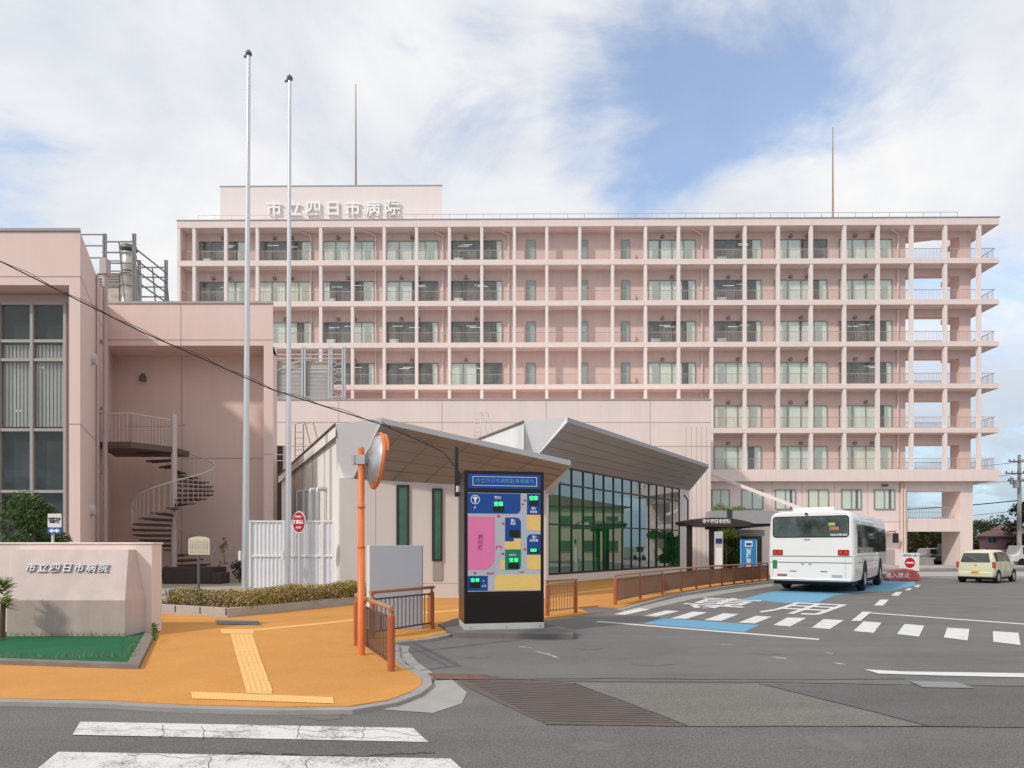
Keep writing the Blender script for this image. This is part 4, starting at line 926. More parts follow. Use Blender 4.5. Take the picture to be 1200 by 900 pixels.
# ================================================================== CONVEX MIRROR, RAILINGS, BLANK BOARD
gx, gy = gp(423.3, 767.5, OZ); t = thing('traffic_mirror', 'orange pole carrying a round convex road mirror seen from behind', 'mirror', (gx, gy, OZ)); O = (gx, gy, OZ)
zt_ = wz(526, gy); b = MB(O); b.tube([(gx, gy, OZ), (gx, gy, wz(641, gy)), (gx, gy, wz(641, gy)), (gx, gy, zt_)], [.056, .056, .049, .049], 16)
for py in (594, 641): b.tube([(gx, gy, wz(py, gy) - .012), (gx, gy, wz(py, gy) + .012)], .064, 16)
b.tube([(gx, gy, zt_), (gx, gy, zt_ + .03)], [.052, .03], 16); b.build('pole', orange_m, t)
mc = Vector((wx(440, gy + .1), gy + .1, wz(540, gy + .1))); ax = Vector((.88, .42, -.10)).normalized()
b = MB(O); b.beam((gx - .12, gy - .02, mc.z), (mc.x - .02, mc.y - .02, mc.z), .05, .1); b.beam((gx - .07, gy, mc.z), (gx + .07, gy, mc.z), .13, .14); b.box(gx - .14, gx - .09, gy - .05, gy + .05, mc.z - .07, mc.z + .07); b.build('bracket', steel, t)
b = MB(O); Rm = .42; u = ax.orthogonal().normalized(); w_ = ax.cross(u); b.smooth = True; n = 36; vs = []; fs = []
prof = [(0, -.13), (.12, -.125), (.25, -.09), (.36, -.04), (Rm - .02, 0)]
for (r_, d_) in prof:
    for k in range(n): a = k * 2 * math.pi / n; vs.append(mc + ax * d_ + (u * math.cos(a) + w_ * math.sin(a)) * max(r_, .001))
for i in range(len(prof) - 1):
    for k in range(n): fs.append((i * n + k, i * n + (k + 1) % n, (i + 1) * n + (k + 1) % n, (i + 1) * n + k))
b.add(vs, fs); b.build('back_shell', mat('mirror_back', (.50, .52, .53), .3, .25, 4, 14, .12, metal=.7), t)
b = MB(O); b.tube([mc + ax * .0 + (u * math.cos(a) + w_ * math.sin(a)) * Rm for a in [k * 2 * math.pi / n for k in range(n + 1)]], .012, 8)
b.tube([mc + ax * .025 + (u * math.cos(a) + w_ * math.sin(a)) * Rm for a in [k * 2 * math.pi / n for k in range(n + 1)]], .022, 8)
for k in range(n):     # hood over the upper half
    a = k * 2 * math.pi / n; c_ = (k + 1) * 2 * math.pi / n; p = u * math.cos(a) + w_ * math.sin(a); q = u * math.cos(c_) + w_ * math.sin(c_)
    if p.z > .25 and q.z > .25: b.add([mc + p * Rm, mc + q * Rm, mc + q * (Rm + .01) + ax * .09, mc + p * (Rm + .01) + ax * .09], [(0, 1, 2, 3)])
b.build('rim', orange_m, t)
b = MB(O); b.disc(mc + ax * .02, Rm - .01, ax, .01, 32); b.build('mirror_face', mat('mirror_face', (.85, .86, .88), .03, 0, metal=1.0), t)
def fence(name, label, pts, post_r=.05, hgt=.83, group=None, cross=True, bh=(.12, .70), barm=None, sp_=.105, ext=.06, bt=.016):
    """pts: ground points; posts, panels of vertical bars, round handrail"""
    o0 = (*pts[0], OZ); t = thing(name, label, 'railing', o0, group=group)
    for p in pts:
        b = MB(o0); b.tube([(*p, OZ - .02), (*p, OZ + hgt - .1)], post_r, 14); b.tube([(*p, OZ + hgt - .1), (*p, OZ + hgt - .08), (*p, OZ + hgt - .02)], [post_r, post_r * .5, post_r * .45], 12); b.build('post', brown_m, t)
    b = MB(o0)
    d0 = (Vector(pts[0]) - Vector(pts[1])).normalized() * ext; d1 = (Vector(pts[-1]) - Vector(pts[-2])).normalized() * ext
    q = [(pts[0][0] + d0.x, pts[0][1] + d0.y)] + list(pts[1:-1]) + [(pts[-1][0] + d1.x, pts[-1][1] + d1.y)]
    b.tube([(*p, OZ + hgt) for p in q], .034, 10); b.build('handrail', brown_r, t)
    for i in range(len(pts) - 1):
        p, q = Vector(pts[i]), Vector(pts[i + 1]); b = MB(o0); n = max(3, int((q - p).length / sp_))
        for z in bh: b.beam((p.x, p.y, OZ + z), (q.x, q.y, OZ + z), .025, .03)
        for k in range(1, n): c = p.lerp(q, k / n); b.beam((c.x, c.y, OZ + bh[0]), (c.x, c.y, OZ + bh[1]), bt, bt)
        b.build('bar_panel', barm or bars_m, t)
    return t
fence('pavement_railing', 'short brown railing beside the orange mirror pole, nearest the camera', [gp(418, 756.5, OZ), gp(458.5, 786.5, OZ)], group='low brown railings along the orange pavement')
fence('pavement_railing', 'brown railing in front of the plain grey board', [gp(436.5, 748.5, OZ), gp(506, 736.8, OZ)], group='low brown railings along the orange pavement')
fence('pavement_railing', 'short brown railing just right of the black map kiosk', [gp(641.5, 722, OZ), gp(674.5, 718, OZ)], group='low brown railings along the orange pavement', barm=brown_r)
pl = [(721, 708.7), (750, 702.3), (776, 697), (798, 692.6), (816, 690), (832, 687.6), (846, 686), (860, 684.5), (872.5, 683), (881, 682), (890, 681), (899.5, 680.2)]
fence('pavement_railing', 'long curving brown railing in front of the glass wall, ending at the bus', [gp(a, c, OZ) for a, c in pl], group='low brown railings along the orange pavement', barm=mat('brown_mesh_bars', (.20, .11, .07), .5, .08), sp_=.075, bt=.022)
gx0, gy0 = gp(427.5, 737, OZ); gy0 = 12.9
t = thing('blank_board', 'plain blue grey upright board behind the brown railing', 'board', (wx(461, gy0), gy0, OZ)); O = (wx(461, gy0), gy0, OZ)
b = MB(O); b.box(wx(433, gy0), wx(495, gy0), gy0, gy0 + .1, OZ, wz(639, gy0)); b.build('panel', mat('bluegrey_panel', (.33, .36, .42), .45, .02), t, bevel=.01)
b = MB(O); b.box(wx(429.5, gy0), wx(433, gy0), gy0 + .01, gy0 + .12, OZ, wz(638.5, gy0)); b.build('edge_trim', whitep, t)

# ================================================================== MAP KIOSK
b = MB(); P = pxpoly([(515, 731.5), (531, 741), (545, 741.5), (672, 743.2), (674, 738), (640, 731), (560, 722), (535, 724)], .10); b.prism(P, -.02, .10); struct(b.build('kiosk_island', dconc))
PH = R(11); KY = 12.35; kx = wx(544, KY)
t = thing('map_kiosk', 'tall black freestanding kiosk with colourful parking map and green number displays', 'information kiosk', (kx, KY, .10), PH)
KW = 1.56; KH = wz(551, KY) - .10; KD = .95
b = MB(); b.box(0, KW, .0, KD, .12, KH); b.box(0, KW, -.012, 0, .12, KH * .225); b.build('body', mat('kiosk_black', (.016, .012, .012), .3, .05, spec=.3), t, bevel=.008)
b = MB(); b.box(.0, KW, -.02, KD + .01, 0, .118); b.build('plinth', mat('plinth_grey', (.52, .52, .52), .5, .08), t, bevel=.004)
fx = lambda X: (X - 25) / 415 * KW; fz = lambda Y: (862 - Y) / 832 * KH
kb = mat('kiosk_blue', (.010, .065, .30), .3, .02); kg = mat('kiosk_route_grey', (.47, .50, .56), .35, .02); kp = mat('kiosk_pink', (.78, .20, .42), .35, .02); ky = mat('kiosk_yellow', (.85, .58, .18), .35, .02)
kgr = mat('kiosk_green', (.01, .20, .12), .35, .02); kled = mat('led_green', (.05, .9, .18), .4, 0, emit=1.1); kr = mat('kiosk_red', (.6, .03, .06), .4, .02); kw = mat('kiosk_white', (.8, .84, .9), .4, .01); kblk = mat('display_black', (.012, .012, .012), .3, 0); khb = mat('kiosk_light_blue', (.10, .30, .62), .4, .02)
def rr(mb, x0, x1, y0, y1, lay, r=(0, 0, 0, 0)):
    """rounded rect in panel pixels; r = radii tl,tr,br,bl"""
    a = []; X0, X1, Z0, Z1 = fx(x0), fx(x1), fz(y1), fz(y0); k = KW / 415
    for (cx, cz, rd, s) in ((X0, Z0, r[3], 180), (X1, Z0, r[2], 270), (X1, Z1, r[1], 0), (X0, Z1, r[0], 90)):
        rd *= k
        ccx = cx + (rd if s in (180, 90) else -rd); ccz = cz + (rd if s in (180, 270) else -rd)
        if rd == 0: a.append((cx, cz)); continue
        for j in range(7): an = R(s + j * 15); a.append((ccx + rd * math.cos(an), ccz + rd * math.sin(an)))
    n = len(a); y = -.002 - .003 * lay
    mb.add([(p, y, q) for p, q in a] + [(p, y + .003, q) for p, q in a], [tuple(range(n))] + [(i, n + i, n + (i + 1) % n, (i + 1) % n) for i in range(n)])
b = MB(); rr(b, 45, 422, 48, 122, 1)
hd = b.build('header_panel', kb, t)
b = MB()
for q in ((68, 402, 60, 62.5), (68, 402, 106, 108.5), (68, 70.5, 62, 107), (399.5, 402, 62, 107)): rr(b, *q, 2)
b.build('outline', kw, hd)
b = MB(); b.text('市立四日市病院駐車場案内', .098, FM(fx(235), -.009, fz(84)), .002, .001, sx=.98); b.build('lettering', khb, hd)
b = MB(); rr(b, 43, 422, 146, 662, 1); mp = b.build('map_panel', kg, t)
def pieces(name, m, L_, lay=2):
    for q in L_:
        b = MB(); rr(b, q[0], q[1], q[2], q[3], lay, *q[4:]); b.build(name, m, mp)
pieces('blue_area', kb, [(43, 316, 148, 254, (0, 0, 24, 0)), (350, 422, 148, 258), (235, 318, 274, 384, (0, 26, 0, 0)), (235, 280, 384.5, 400), (350, 422, 362, 470, (22, 0, 0, 0)), (43, 145, 580, 658)])
pieces('pink_area', kp, [(43, 182, 270, 548, (0, 8, 60, 0))])
pieces('yellow_area', ky, [(350, 422, 260, 342, (0, 0, 0, 20)), (280.5, 318, 384.5, 442), (235, 280, 400.5, 442), (350, 422, 472, 550, (0, 0, 0, 22)), (182, 422, 576, 658, (22, 0, 0, 0)), (212, 234.5, 500, 548, (0, 0, 0, 10))])
pieces('green_area', kgr, [(235, 318, 443, 550, (0, 0, 20, 0))])
pieces('display_screen', kblk, [(172, 230, 216, 246), (258, 312, 340, 378), (362, 412, 185, 210), (252, 308, 514, 544), (362, 412, 440, 462), (52, 108, 612, 644)], 3)
b = MB()
for (s_, x, y, h) in (('空車', 201, 205, .09), ('空車', 385, 172, .085), ('空 車', 280, 500, .075), ('空車', 384, 448, .06), ('空 車', 80, 604, .07)):
    b.text(s_, h, FM(fx(x), -.014, fz(y)), .003, .003)
b.build('led_digits', kled, mp)
for (s_, x, y, h) in (('案内', 196, 172, .065), ('第1', 277, 292, .07), ('駐車', 277, 308, .05), ('第3', 388, 378, .06), ('駐車場', 386, 396, .055), ('P', 80, 226, .07), ('第2', 385, 226, .06), ('駐車場', 385, 244, .045), ('P', 124, 608, .05), ('入口', 124, 634, .05), ('総合病院', 275, 472, .035)):
    b = MB(); b.text(s_, h, FM(fx(x), -.012, fz(y)), .002, .001); b.build('map_lettering', kw, mp)
b = MB()
c = Vector((fx(81), -.012, fz(182)))
for k in range(24):
    a, d_ = k * math.pi / 12, (k + 1) * math.pi / 12
    b.add([c + Vector((math.cos(q) * r_, 0, math.sin(q) * r_)) for q, r_ in ((a, .075), (a, .088), (d_, .088), (d_, .075))], [(0, 1, 2, 3)])
b.add([c + Vector(v) for v in ((-.055, 0, .03), (0, 0, .06), (.055, 0, .03), (.02, 0, .01), (.012, 0, -.06), (-.012, 0, -.06), (-.02, 0, .01))], [tuple(range(7))])
b.build('compass_mark', kw, mp)
b = MB()
for (x, y, r_) in ((338, 182, 6), (327, 203, 5), (201, 266, 7), (225, 306, 6), (339, 441, 6), (224, 464, 6), (79, 565, 6)):
    b.disc((fx(x), -.010, fz(y)), r_ * KW / 415, (0, 1, 0), .004, 14)
b.text('出入口', .045, FM(fx(158), -.010, fz(568)), .002, .002); b.text('入口', .045, FM(fx(320), -.010, fz(562)), .002, .001)
for q in ((188, 216, 424, 429), (188, 192, 429, 444), (212, 216, 429, 444)): rr(b, *q, 2)
b.build('red_mark', kr, mp)
b = MB()
for k in range(9): b.disc((fx(170 + k * 5.5), -.010, fz(546 - k * 9 - (0 if k < 5 else (k - 4) * 3))), .006, (0, 1, 0), .003, 8)
b.build('route_dots', mat('route_dark', (.2, .25, .25), .5), mp)
b = MB(); b.text('病\n院\n棟', .10, FM(fx(107), -.010, fz(405)), .002, .002, line=1.05); b.build('area_name', mat('plum_ink', (.42, .09, .20), .5), mp)
b = MB()
for X in (57, 242, 420):
    for zz in (.05,): b.disc((fx(X), -.024, zz), .012, (0, 1, 0), .008, 10)
b.build('bolt', dsteel, t)
# wire pole behind kiosk and overhead cable
Y = 13.45; x = wx(535, Y); t = thing('cable_mast', 'short black cable mast fixed to the upper left side of the map kiosk', 'mast', (x, Y, wz(582, Y))); O = (x, Y, wz(582, Y))
b = MB(O); b.tube([(x, Y, wz(582, Y)), (x, Y, wz(524, Y))], .04, 10); b.build('shaft', black, t)
b = MB(O); b.box(x - .03, x + .08, Y - .1, Y + .02, wz(581, Y), wz(553, Y)); b.build('junction_box', black, t)
b = MB(O); b.box(x - .0, x + .05, Y - .12, Y - .1, wz(577, Y), wz(570, Y)); b.build('label_plate', whitep, t)
cable = [(-340, 130, 9.5), (0, 306, 12), (160, 386, 12.8), (320, 457, 13.4), (446, 497, 13.42), (500, 520, 13.43), (520, 530, 13.44), (534, 548, 13.44)]
b = MB(); P = [Vector((wx(a, y_), y_, wz(c_, y_))) for a, c_, y_ in cable]; Q = []
for i in range(len(P) - 1):
    for k in range(14): Q.append(P[i].lerp(P[i + 1], k / 14))
b.tube(Q + [P[-1]], .012, 6)
tw = [q + Vector((0, .02 * math.cos(i * 1.1), .03 + .025 * math.sin(i * 1.1))) for i, q in enumerate(Q[4:-22])]
b.tube(tw, .006, 5)
tag(b.build('overhead_cable', mat('cable_black', (.03, .03, .03), .6)), 'black twisted overhead cable sagging from upper left to the pole by the kiosk', 'cable')

# ================================================================== BUS STOP SHELTER, BANNER, PLANTS
Y = 35.5; t = thing('bus_shelter', 'dark brown curved shelter roof on two posts with white lettering by glass wall end', 'bus shelter', (wx(834, Y), Y, OZ)); O = (wx(834, Y), Y, OZ)
b = MB(O); X0, X1 = wx(797, Y), wx(874.5, Y); n = 16; vs = []
for k in range(n + 1):
    u_ = k / n; x = X0 + (X1 - X0) * u_; zt_ = wz(612, Y) + .26 * (1 - (2 * u_ - .95) ** 2) ; zb = zt_ - .10 - .42 * math.sin(math.pi * u_) ** .6
    vs += [(x, Y - .9, zt_ - .04), (x, Y - .9, zb), (x, Y + 1.1, zb), (x, Y + 1.1, zt_)]
fs = []
for k in range(n):
    a = 4 * k; fs += [(a, a + 1, a + 5, a + 4), (a + 1, a + 2, a + 6, a + 5), (a + 2, a + 3, a + 7, a + 6), (a + 3, a, a + 4, a + 7)]
fs += [(0, 3, 2, 1), (4 * n, 4 * n + 1, 4 * n + 2, 4 * n + 3)]
b.add(vs, fs); rf = b.build('roof', mat('shelter_brown', (.05, .035, .032), .4, .05), t)
b = MB(O); b.text('市立四日市病院', .24, FM(wx(840, Y - .95), Y - .91, wz(611.2, Y - .9)), .01, .006, sx=.9); b.build('lettering', white, rf)
for px, w in ((808, .26), (834, .24)):
    b = MB(O); x = wx(px, Y); b.box(x - w / 2, x + w / 2, Y - .1, Y + .12, OZ, wz(616, Y)); b.build('post', mat('shelter_brown', (0, 0, 0)), t)
b = MB(O); b.box(wx(828, Y), wx(842, Y), Y - .3, Y + .3, wz(620.5, Y), wz(617, Y)); b.build('cross_beam', mat('shelter_brown', (0, 0, 0)), t)
x = wx(804.5, 40); t = thing('wall_conduit', 'thin dark vertical conduit on the pink wall beside glass front', 'pipe', (x, 40.6, 0)); b = MB((x, 40.6, 0)); b.tube([(x + .3, 40.8, 0), (x + .3, 40.8, 4.6), (x, 40.6, 4.9)], .05, 8); b.build('pipe', bars_m, t)
Y = 34.0; x = wx(842.5, Y); t = thing('bus_stop_sign', 'grey bus stop timetable stand beside the dark shelter post', 'bus stop sign', (x, Y, OZ)); O = (x, Y, OZ)
b = MB(O); b.box(x - .22, x + .22, Y, Y + .12, OZ, wz(623, Y)); b.build('stand', lgrey, t, bevel=.02)
b = MB(O); b.box(x - .17, x + .17, Y - .012, Y, wz(637, Y), wz(631, Y)); b.build('blue_plate', mat('sign_navy', (.02, .04, .18), .5), t)
b = MB(O); b.box(x - .16, x + .16, Y - .012, Y, wz(662, Y), wz(642, Y)); b.build('timetable', white, t)
Y = 31.3; x = wx(877, Y); t = thing('banner_sign', 'bright blue vertical banner sign with white characters behind railing near the bus', 'banner sign', (x, Y, OZ)); O = (x, Y, OZ)
bw = wx(886.5, Y) - x; zt_ = wz(632, Y); zb = wz(666, Y); zp_ = wz(671, Y)
b = MB(O); pg = [(-bw, zt_), (-bw, zb), (0, zp_), (bw, zb), (bw, zt_)]; n = 5
b.add([(x + p, Y - .04, q) for p, q in pg] + [(x + p, Y + .04, q) for p, q in pg], [tuple(range(n)), tuple(range(n, 2 * n))[::-1]] + [(i, n + i, n + (i + 1) % n, (i + 1) % n) for i in range(n)])
o = b.build('panel', mat('banner_blue', (.02, .27, .62), .5, .02), t)
b = MB(O); b.box(x - bw, x - bw + .02, Y - .046, Y - .04, zb, zt_ - .05); b.box(x + bw - .02, x + bw, Y - .046, Y - .04, zb, zt_ - .05); b.box(x - .18, x + .18, Y - .05, Y - .04, zt_ - .36, zt_ - .08)
b.text('乗\n降\n専\n用', .25, FM(x, Y - .045, wz(655, Y)), .006, .004, line=.9); b.text('これより', .09, FM(x, Y - .045, wz(643.5, Y)), .006, .001); b.build('lettering', white, o)
b = MB(O); b.box(x - .13, x + .13, Y - .058, Y - .05, zt_ - .30, zt_ - .17); b.build('bus_icon', mat('icon_dark', (.08, .1, .12), .5), o)
b = MB(O); b.box(x - .05, x + .05, Y - .03, Y + .03, OZ, zp_ + .05); b.build('post', dsteel, t)
tree('entrance_pine', 'dark green shaped pine in the shaded entrance court behind the shelter', 'tree', wx(856, 43), 43, .1, 2.7, 1.35, (.035, .075, .02), 5200, .09, trunk=.08, low=.12)
tree('entrance_tree', 'bright green small tree leaning out under the entrance canopy', 'tree', wx(850, 41), 41, .1, 2.75, .9, (.16, .24, .035), 500, .09, trunk=.05, low=.8)
b = MB(); 
for k in range(14): clump(b, (wx(838, 47.3) + k * .16 * 1.0, 47.5, wz(597.5, 47) + .12 + .18 * math.sin(k * .6) * (k < 9)), (.22, .25, .22), 60, .06, 0)
o = tag(b.build('balcony_plant', leafmat('bright_leaf', (.20, .27, .05))), 'bright green plants trailing on top of the grey entrance canopy', 'plant')

# ================================================================== BUS
th = R(36); bxw = 2.94; BLn = 9.3; RLx, RLy = wx(900, 24.5), 24.5
bus = thing('city_bus', 'white single deck bus seen from behind at the kerb, green stripe square on rear', 'bus', (RLx, RLy, 0), -th)
# local: x across (0..w left to right), y forward, z up.  rear face at y=0
bwht = mat('bus_white', (.80, .80, .78), .25, .015, 1, 20, .005, coat=.5)
bgrn = mat('bus_grey_line', (.20, .25, .22), .4); bgl = glass('bus_glass', (.22, .25, .24), .08, 1.3)
W_ = bxw; HT = 3.0; ZB = .45
def bsec(y, ins, dz=0):
    w = W_ / 2 - ins; pts = []
    prof = [(w - .04, ZB), (w, ZB + .25), (w, 1.35), (w - .01, 2.0), (w - .05, 2.62), (w - .09, 2.84), (w - .22, 2.95), (w - .5, 2.99), (0, 3.01)]
    p = [(W_ / 2 + a, z - dz * max(0, (z - 1.2) / 1.8)) for a, z in prof]; q = [(W_ / 2 - a, z - dz * max(0, (z - 1.2) / 1.8)) for a, z in prof[:-1]][::-1]
    return [(x, y, z) for x, z in p + q]
secs = [bsec(.0, .10, .08), bsec(.03, .05, .04), bsec(.10, .015, .015), bsec(.22, 0), bsec(2, 0), bsec(5, 0), bsec(BLn - .3, 0), bsec(BLn - .1, .06, .04), bsec(BLn, .2, .15)]
b = MB(); b.smooth = True; n = len(secs[0]); vs = sum(secs, []); fs = []
for i in range(len(secs) - 1):
    for k in range(n - 1): fs.append((i * n + k, i * n + k + 1, (i + 1) * n + k + 1, (i + 1) * n + k))
b.add(vs, fs); b.smooth = False; b.add(secs[0], [tuple(range(n))[::-1]]); b.add(secs[-1], [tuple(range(n))]); b.smooth = True
body = b.build('body', bwht, bus)
b = MB(); b.box(.15, W_ - .15, .25, BLn - .25, .28, ZB + .02); b.cur = 0; b.box(.2, W_ - .2, .08, .3, .34, .47); b.build('underbody', rubber, bus)
# roof pod
b = MB(); b.box(.75, W_ - .75, .5, 2.6, 2.98, 3.14); b.build('roof_pod', bwht, bus, bevel=.06, seg=3)
b = MB(); b.box(.9, W_ - .9, 5.0, 7.0, 2.97, 3.13); b.build('roof_hatch', bwht, bus, bevel=.05, seg=3)
def rpoly(x0, x1, z0, z1, r, n=5):
    a = []
    for cx, cz, s in ((x0 + r, z0 + r, 180), (x1 - r, z0 + r, 270), (x1 - r, z1 - r, 0), (x0 + r, z1 - r, 90)):
        for j in range(n + 1): an = R(s + 90 * j / n); a.append((cx + r * math.cos(an), cz + r * math.sin(an)))
    return a
def rface(mb, x0, x1, z0, z1, r, y, th_=.006):
    a = rpoly(x0, x1, z0, z1, r); n = len(a); mb.add([(p, y, q) for p, q in a] + [(p, y + th_, q) for p, q in a], [tuple(range(n))] + [(i, n + i, n + (i + 1) % n, (i + 1) % n) for i in range(n)])
b = MB(); rface(b, .17, W_ - .19, 2.01, 2.80, .12, -.006); rw = b.build('rear_window', rubber, bus)
b = MB(); rface(b, .20, W_ - .22, 2.05, 2.77, .10, -.012, .004); b.build('pane', mat('rear_glass', (.06, .075, .068), .05, .8, 1.3, 6, .3, spec=.8), rw)
b = MB(); b.box(2.08, 2.3, -.0145, -.012, 2.44, 2.54); b.build('window_sticker', mat('lime', (.35, .48, .14), .5), rw)
b = MB(); b.box(2.12, 2.42, -.0145, -.012, 2.28, 2.40); b.build('window_poster', mat('salmon', (.45, .18, .12), .5, .2), rw)
b = MB(); b.text('NON-STEP BUS', .10, FM(2.42, -.0145, 2.10), .002, .002, sx=.8); b.build('window_lettering', white, rw)
b = MB(); b.text('三重 200', .055, FM(W_ / 2 - .1, -.004, 1.93), .004, .003); b.build('badge', dsteel, bus)
for x0 in (.17, W_ - .55):
    b = MB(); rface(b, x0, x0 + .36, 1.37, 1.57, .03, -.02, .025); tl = b.build('tail_light', mat('tail_red', (.38, .02, .015), .2, .1), bus)
    
    for lx in (.09, .26): b = MB(); b.disc((x0 + lx, -.022, 1.47), .05, (0, 1, 0), .008, 14); b.build('lens', mat('amber', (.5, .09, .02), .2, .1), tl)
b = MB()
for z in (1.33, 1.10): b.box(.10, W_ - .10, -.004, .0, z - .018, z + .018); b.box(W_ - .002, W_ + .006, .3, BLn - .3, z - .012, z + .012); b.box(-.006, .002, .3, BLn - .3, z - .012, z + .012)
b.box(W_ - .31, W_ - .302, -.004, 0, .55, 1.33); b.box(.17, .178, -.004, 0, .55, 1.33)
b.build('trim_strip', bgrn, bus)
b = MB(); rface(b, .18, .33, .86, 1.18, .015, -.008); b.build('green_marker', mat('marker_green', (.02, .20, .06), .5), bus)
for x0, c_ in ((.34, (.35, .12, .1)), (W_ - .75, (.35, .42, .48))):
    b = MB(); rface(b, x0, x0 + .34, .59, .67, .02, -.012); b.build('bumper_lamp', mat('lamp_%.2f' % c_[0] + str(c_[2]), c_, .3), bus)
b = MB(); b.box(.12, W_ - .12, -.03, .12, .42, .52); b.build('bumper', mat('bumper_silver', (.42, .44, .44), .3, .04, metal=.3), bus, bevel=.02)
b = MB()
for (x0, z0, w) in ((1.16, 1.02, .1), (1.42, 1.02, .1), (.78, .76, .22), (1.82, .76, .22)): rface(b, x0, x0 + w, z0, z0 + .04, .012, -.006)
b.build('panel_latch', dsteel, bus)
b = MB(); b.disc((1.35, -.03, 2.88), .045, (0, 1, 0), .09, 12); b.build('rear_camera', black, bus)
# side windows
for side_ in (0, 1):
    xs = W_ if side_ else 0; sg = 1 if side_ else -1
    edges = [.55, 1.35, 2.35, 3.5, 4.65, 5.8, 6.9, 8.0, 8.9]
    for k in range(len(edges) - 1):
        y0, y1 = edges[k] + .04, edges[k + 1] - .04; b = MB()
        def sx_(z): return xs - sg * (0 if z < 1.35 else (z - 1.35) / .65 * .01 if z < 2 else .01 + (z - 2) / .62 * .04) + sg * .008
        b.add([(sx_(1.45), y0, 1.45), (sx_(1.45), y1, 1.45), (sx_(2.0), y1, 2.0), (sx_(2.5), y1, 2.5), (sx_(2.5), y0, 2.5), (sx_(2.0), y0, 2.0)], [(0, 1, 2, 5), (5, 2, 3, 4)] if side_ else [(0, 5, 2, 1), (5, 4, 3, 2)])
        b.build('side_window', mat('side_glass', (.05, .06, .055), .04, .6, 1.5, 5, .2, spec=.9), bus)
for side_ in (0, 1):
    for yy in (2.35, 6.9):
        xx = W_ - .14 if side_ else .14; sg = 1 if side_ else -1
        a = MB(); a.disc((xx + sg * .145, yy, .62), .56, (1, 0, 0), .01, 26); a.build('wheel_arch', rubber, bus)
        w = MB(); w.tube([(xx - .13, yy, .48), (xx - .1, yy, .48), (xx + .1, yy, .48), (xx + .13, yy, .48)] if 1 else [], [.42, .48, .48, .42], 28); wh = w.build('wheel', rubber, bus)
        w = MB(); w.disc((xx + sg * .14, yy, .48), .28, (1, 0, 0), .03, 20, .24); w.build('rim', steel, wh)
b = MB(); b.tube([(W_, BLn - .3, 2.35), (W_ + .32, BLn + .1, 2.4), (W_ + .34, BLn + .1, 2.25)], .02, 6); b.box(W_ + .22, W_ + .46, BLn + .05, BLn + .15, 1.85, 2.3); b.build('side_mirror', black, bus, bevel=.02)
b = MB(); rface(b, .4, W_ - .4, 1.3, 2.6, .15, BLn + .002); b.build('windscreen', mat('side_glass', (0, 0, 0)), bus)

# ================================================================== SMALL CAR
cx0, cy0 = wx(1121, 30.5), 30.5
car = thing('small_car', 'pale cream yellow hatchback driving away, yellow licence plate', 'car', (cx0, cy0, 0), -R(52))
CW, CLn = 1.5, 3.35; cpm = mat('car_cream', (.66, .66, .46), .25, .01, 1, 20, .005, coat=.6); cgl = mat('car_glass', (.045, .05, .05), .04, .3, 2, spec=.9)
# stations: y, z_bottom, z_belt, z_roof, half width low, half width roof
ST = [(.00, .40, .88, .98, .66, .56), (.04, .34, .92, 1.20, .70, .58), (.12, .27, .94, 1.42, .735, .585), (.30, .25, .95, 1.50, .745, .59), (.9, .24, .96, 1.535, .75, .60), (1.6, .24, .95, 1.53, .75, .60), (2.1, .24, .94, 1.47, .75, .59),
      (2.45, .24, .93, 1.28, .75, .60), (2.72, .24, .92, 1.02, .745, .64), (2.95, .25, .86, .94, .735, .62), (3.18, .28, .74, .84, .70, .56), (3.32, .34, .60, .70, .60, .48)]
def csec(s):
    y, zb, zl, zr, wl_, wr = s; zm_ = zb + (zl - zb) * .5
    p = [(wl_ - .05, zb), (wl_, zb + .10), (wl_ + .005, zm_), (wl_ - .015, zl), (wl_ - .015 + (wr - wl_) * .5, zl + (zr - zl) * .5), (wr, zr - min(.07, (zr - zl) * .25)), (wr - .10, zr - .012), (0, zr + .012)]
    return [(CW / 2 + a, y, z) for a, z in p] + [(CW / 2 - a, y, z) for a, z in p[:-1]][::-1]
b = MB(); b.smooth = True; S_ = [csec(s) for s in ST]; n = len(S_[0]); fs = []
for i in range(len(S_) - 1):
    for k in range(n - 1): fs.append((i * n + k, i * n + k + 1, (i + 1) * n + k + 1, (i + 1) * n + k))
    fs.append((i * n + n - 1, i * n, (i + 1) * n, (i + 1) * n + n - 1))
b.add(sum(S_, []), fs + [tuple(range(n))[::-1], tuple(range((len(S_) - 1) * n, len(S_) * n))]); b.build('body', cpm, car)
def crow(k, y):   # position on body side: k index in section, interpolated at y
    for i in range(len(ST) - 1):
        if ST[i][0] <= y <= ST[i + 1][0]:
            t = (y - ST[i][0]) / (ST[i + 1][0] - ST[i][0]); return Vector(S_[i][k]).lerp(Vector(S_[i + 1][k]), t)
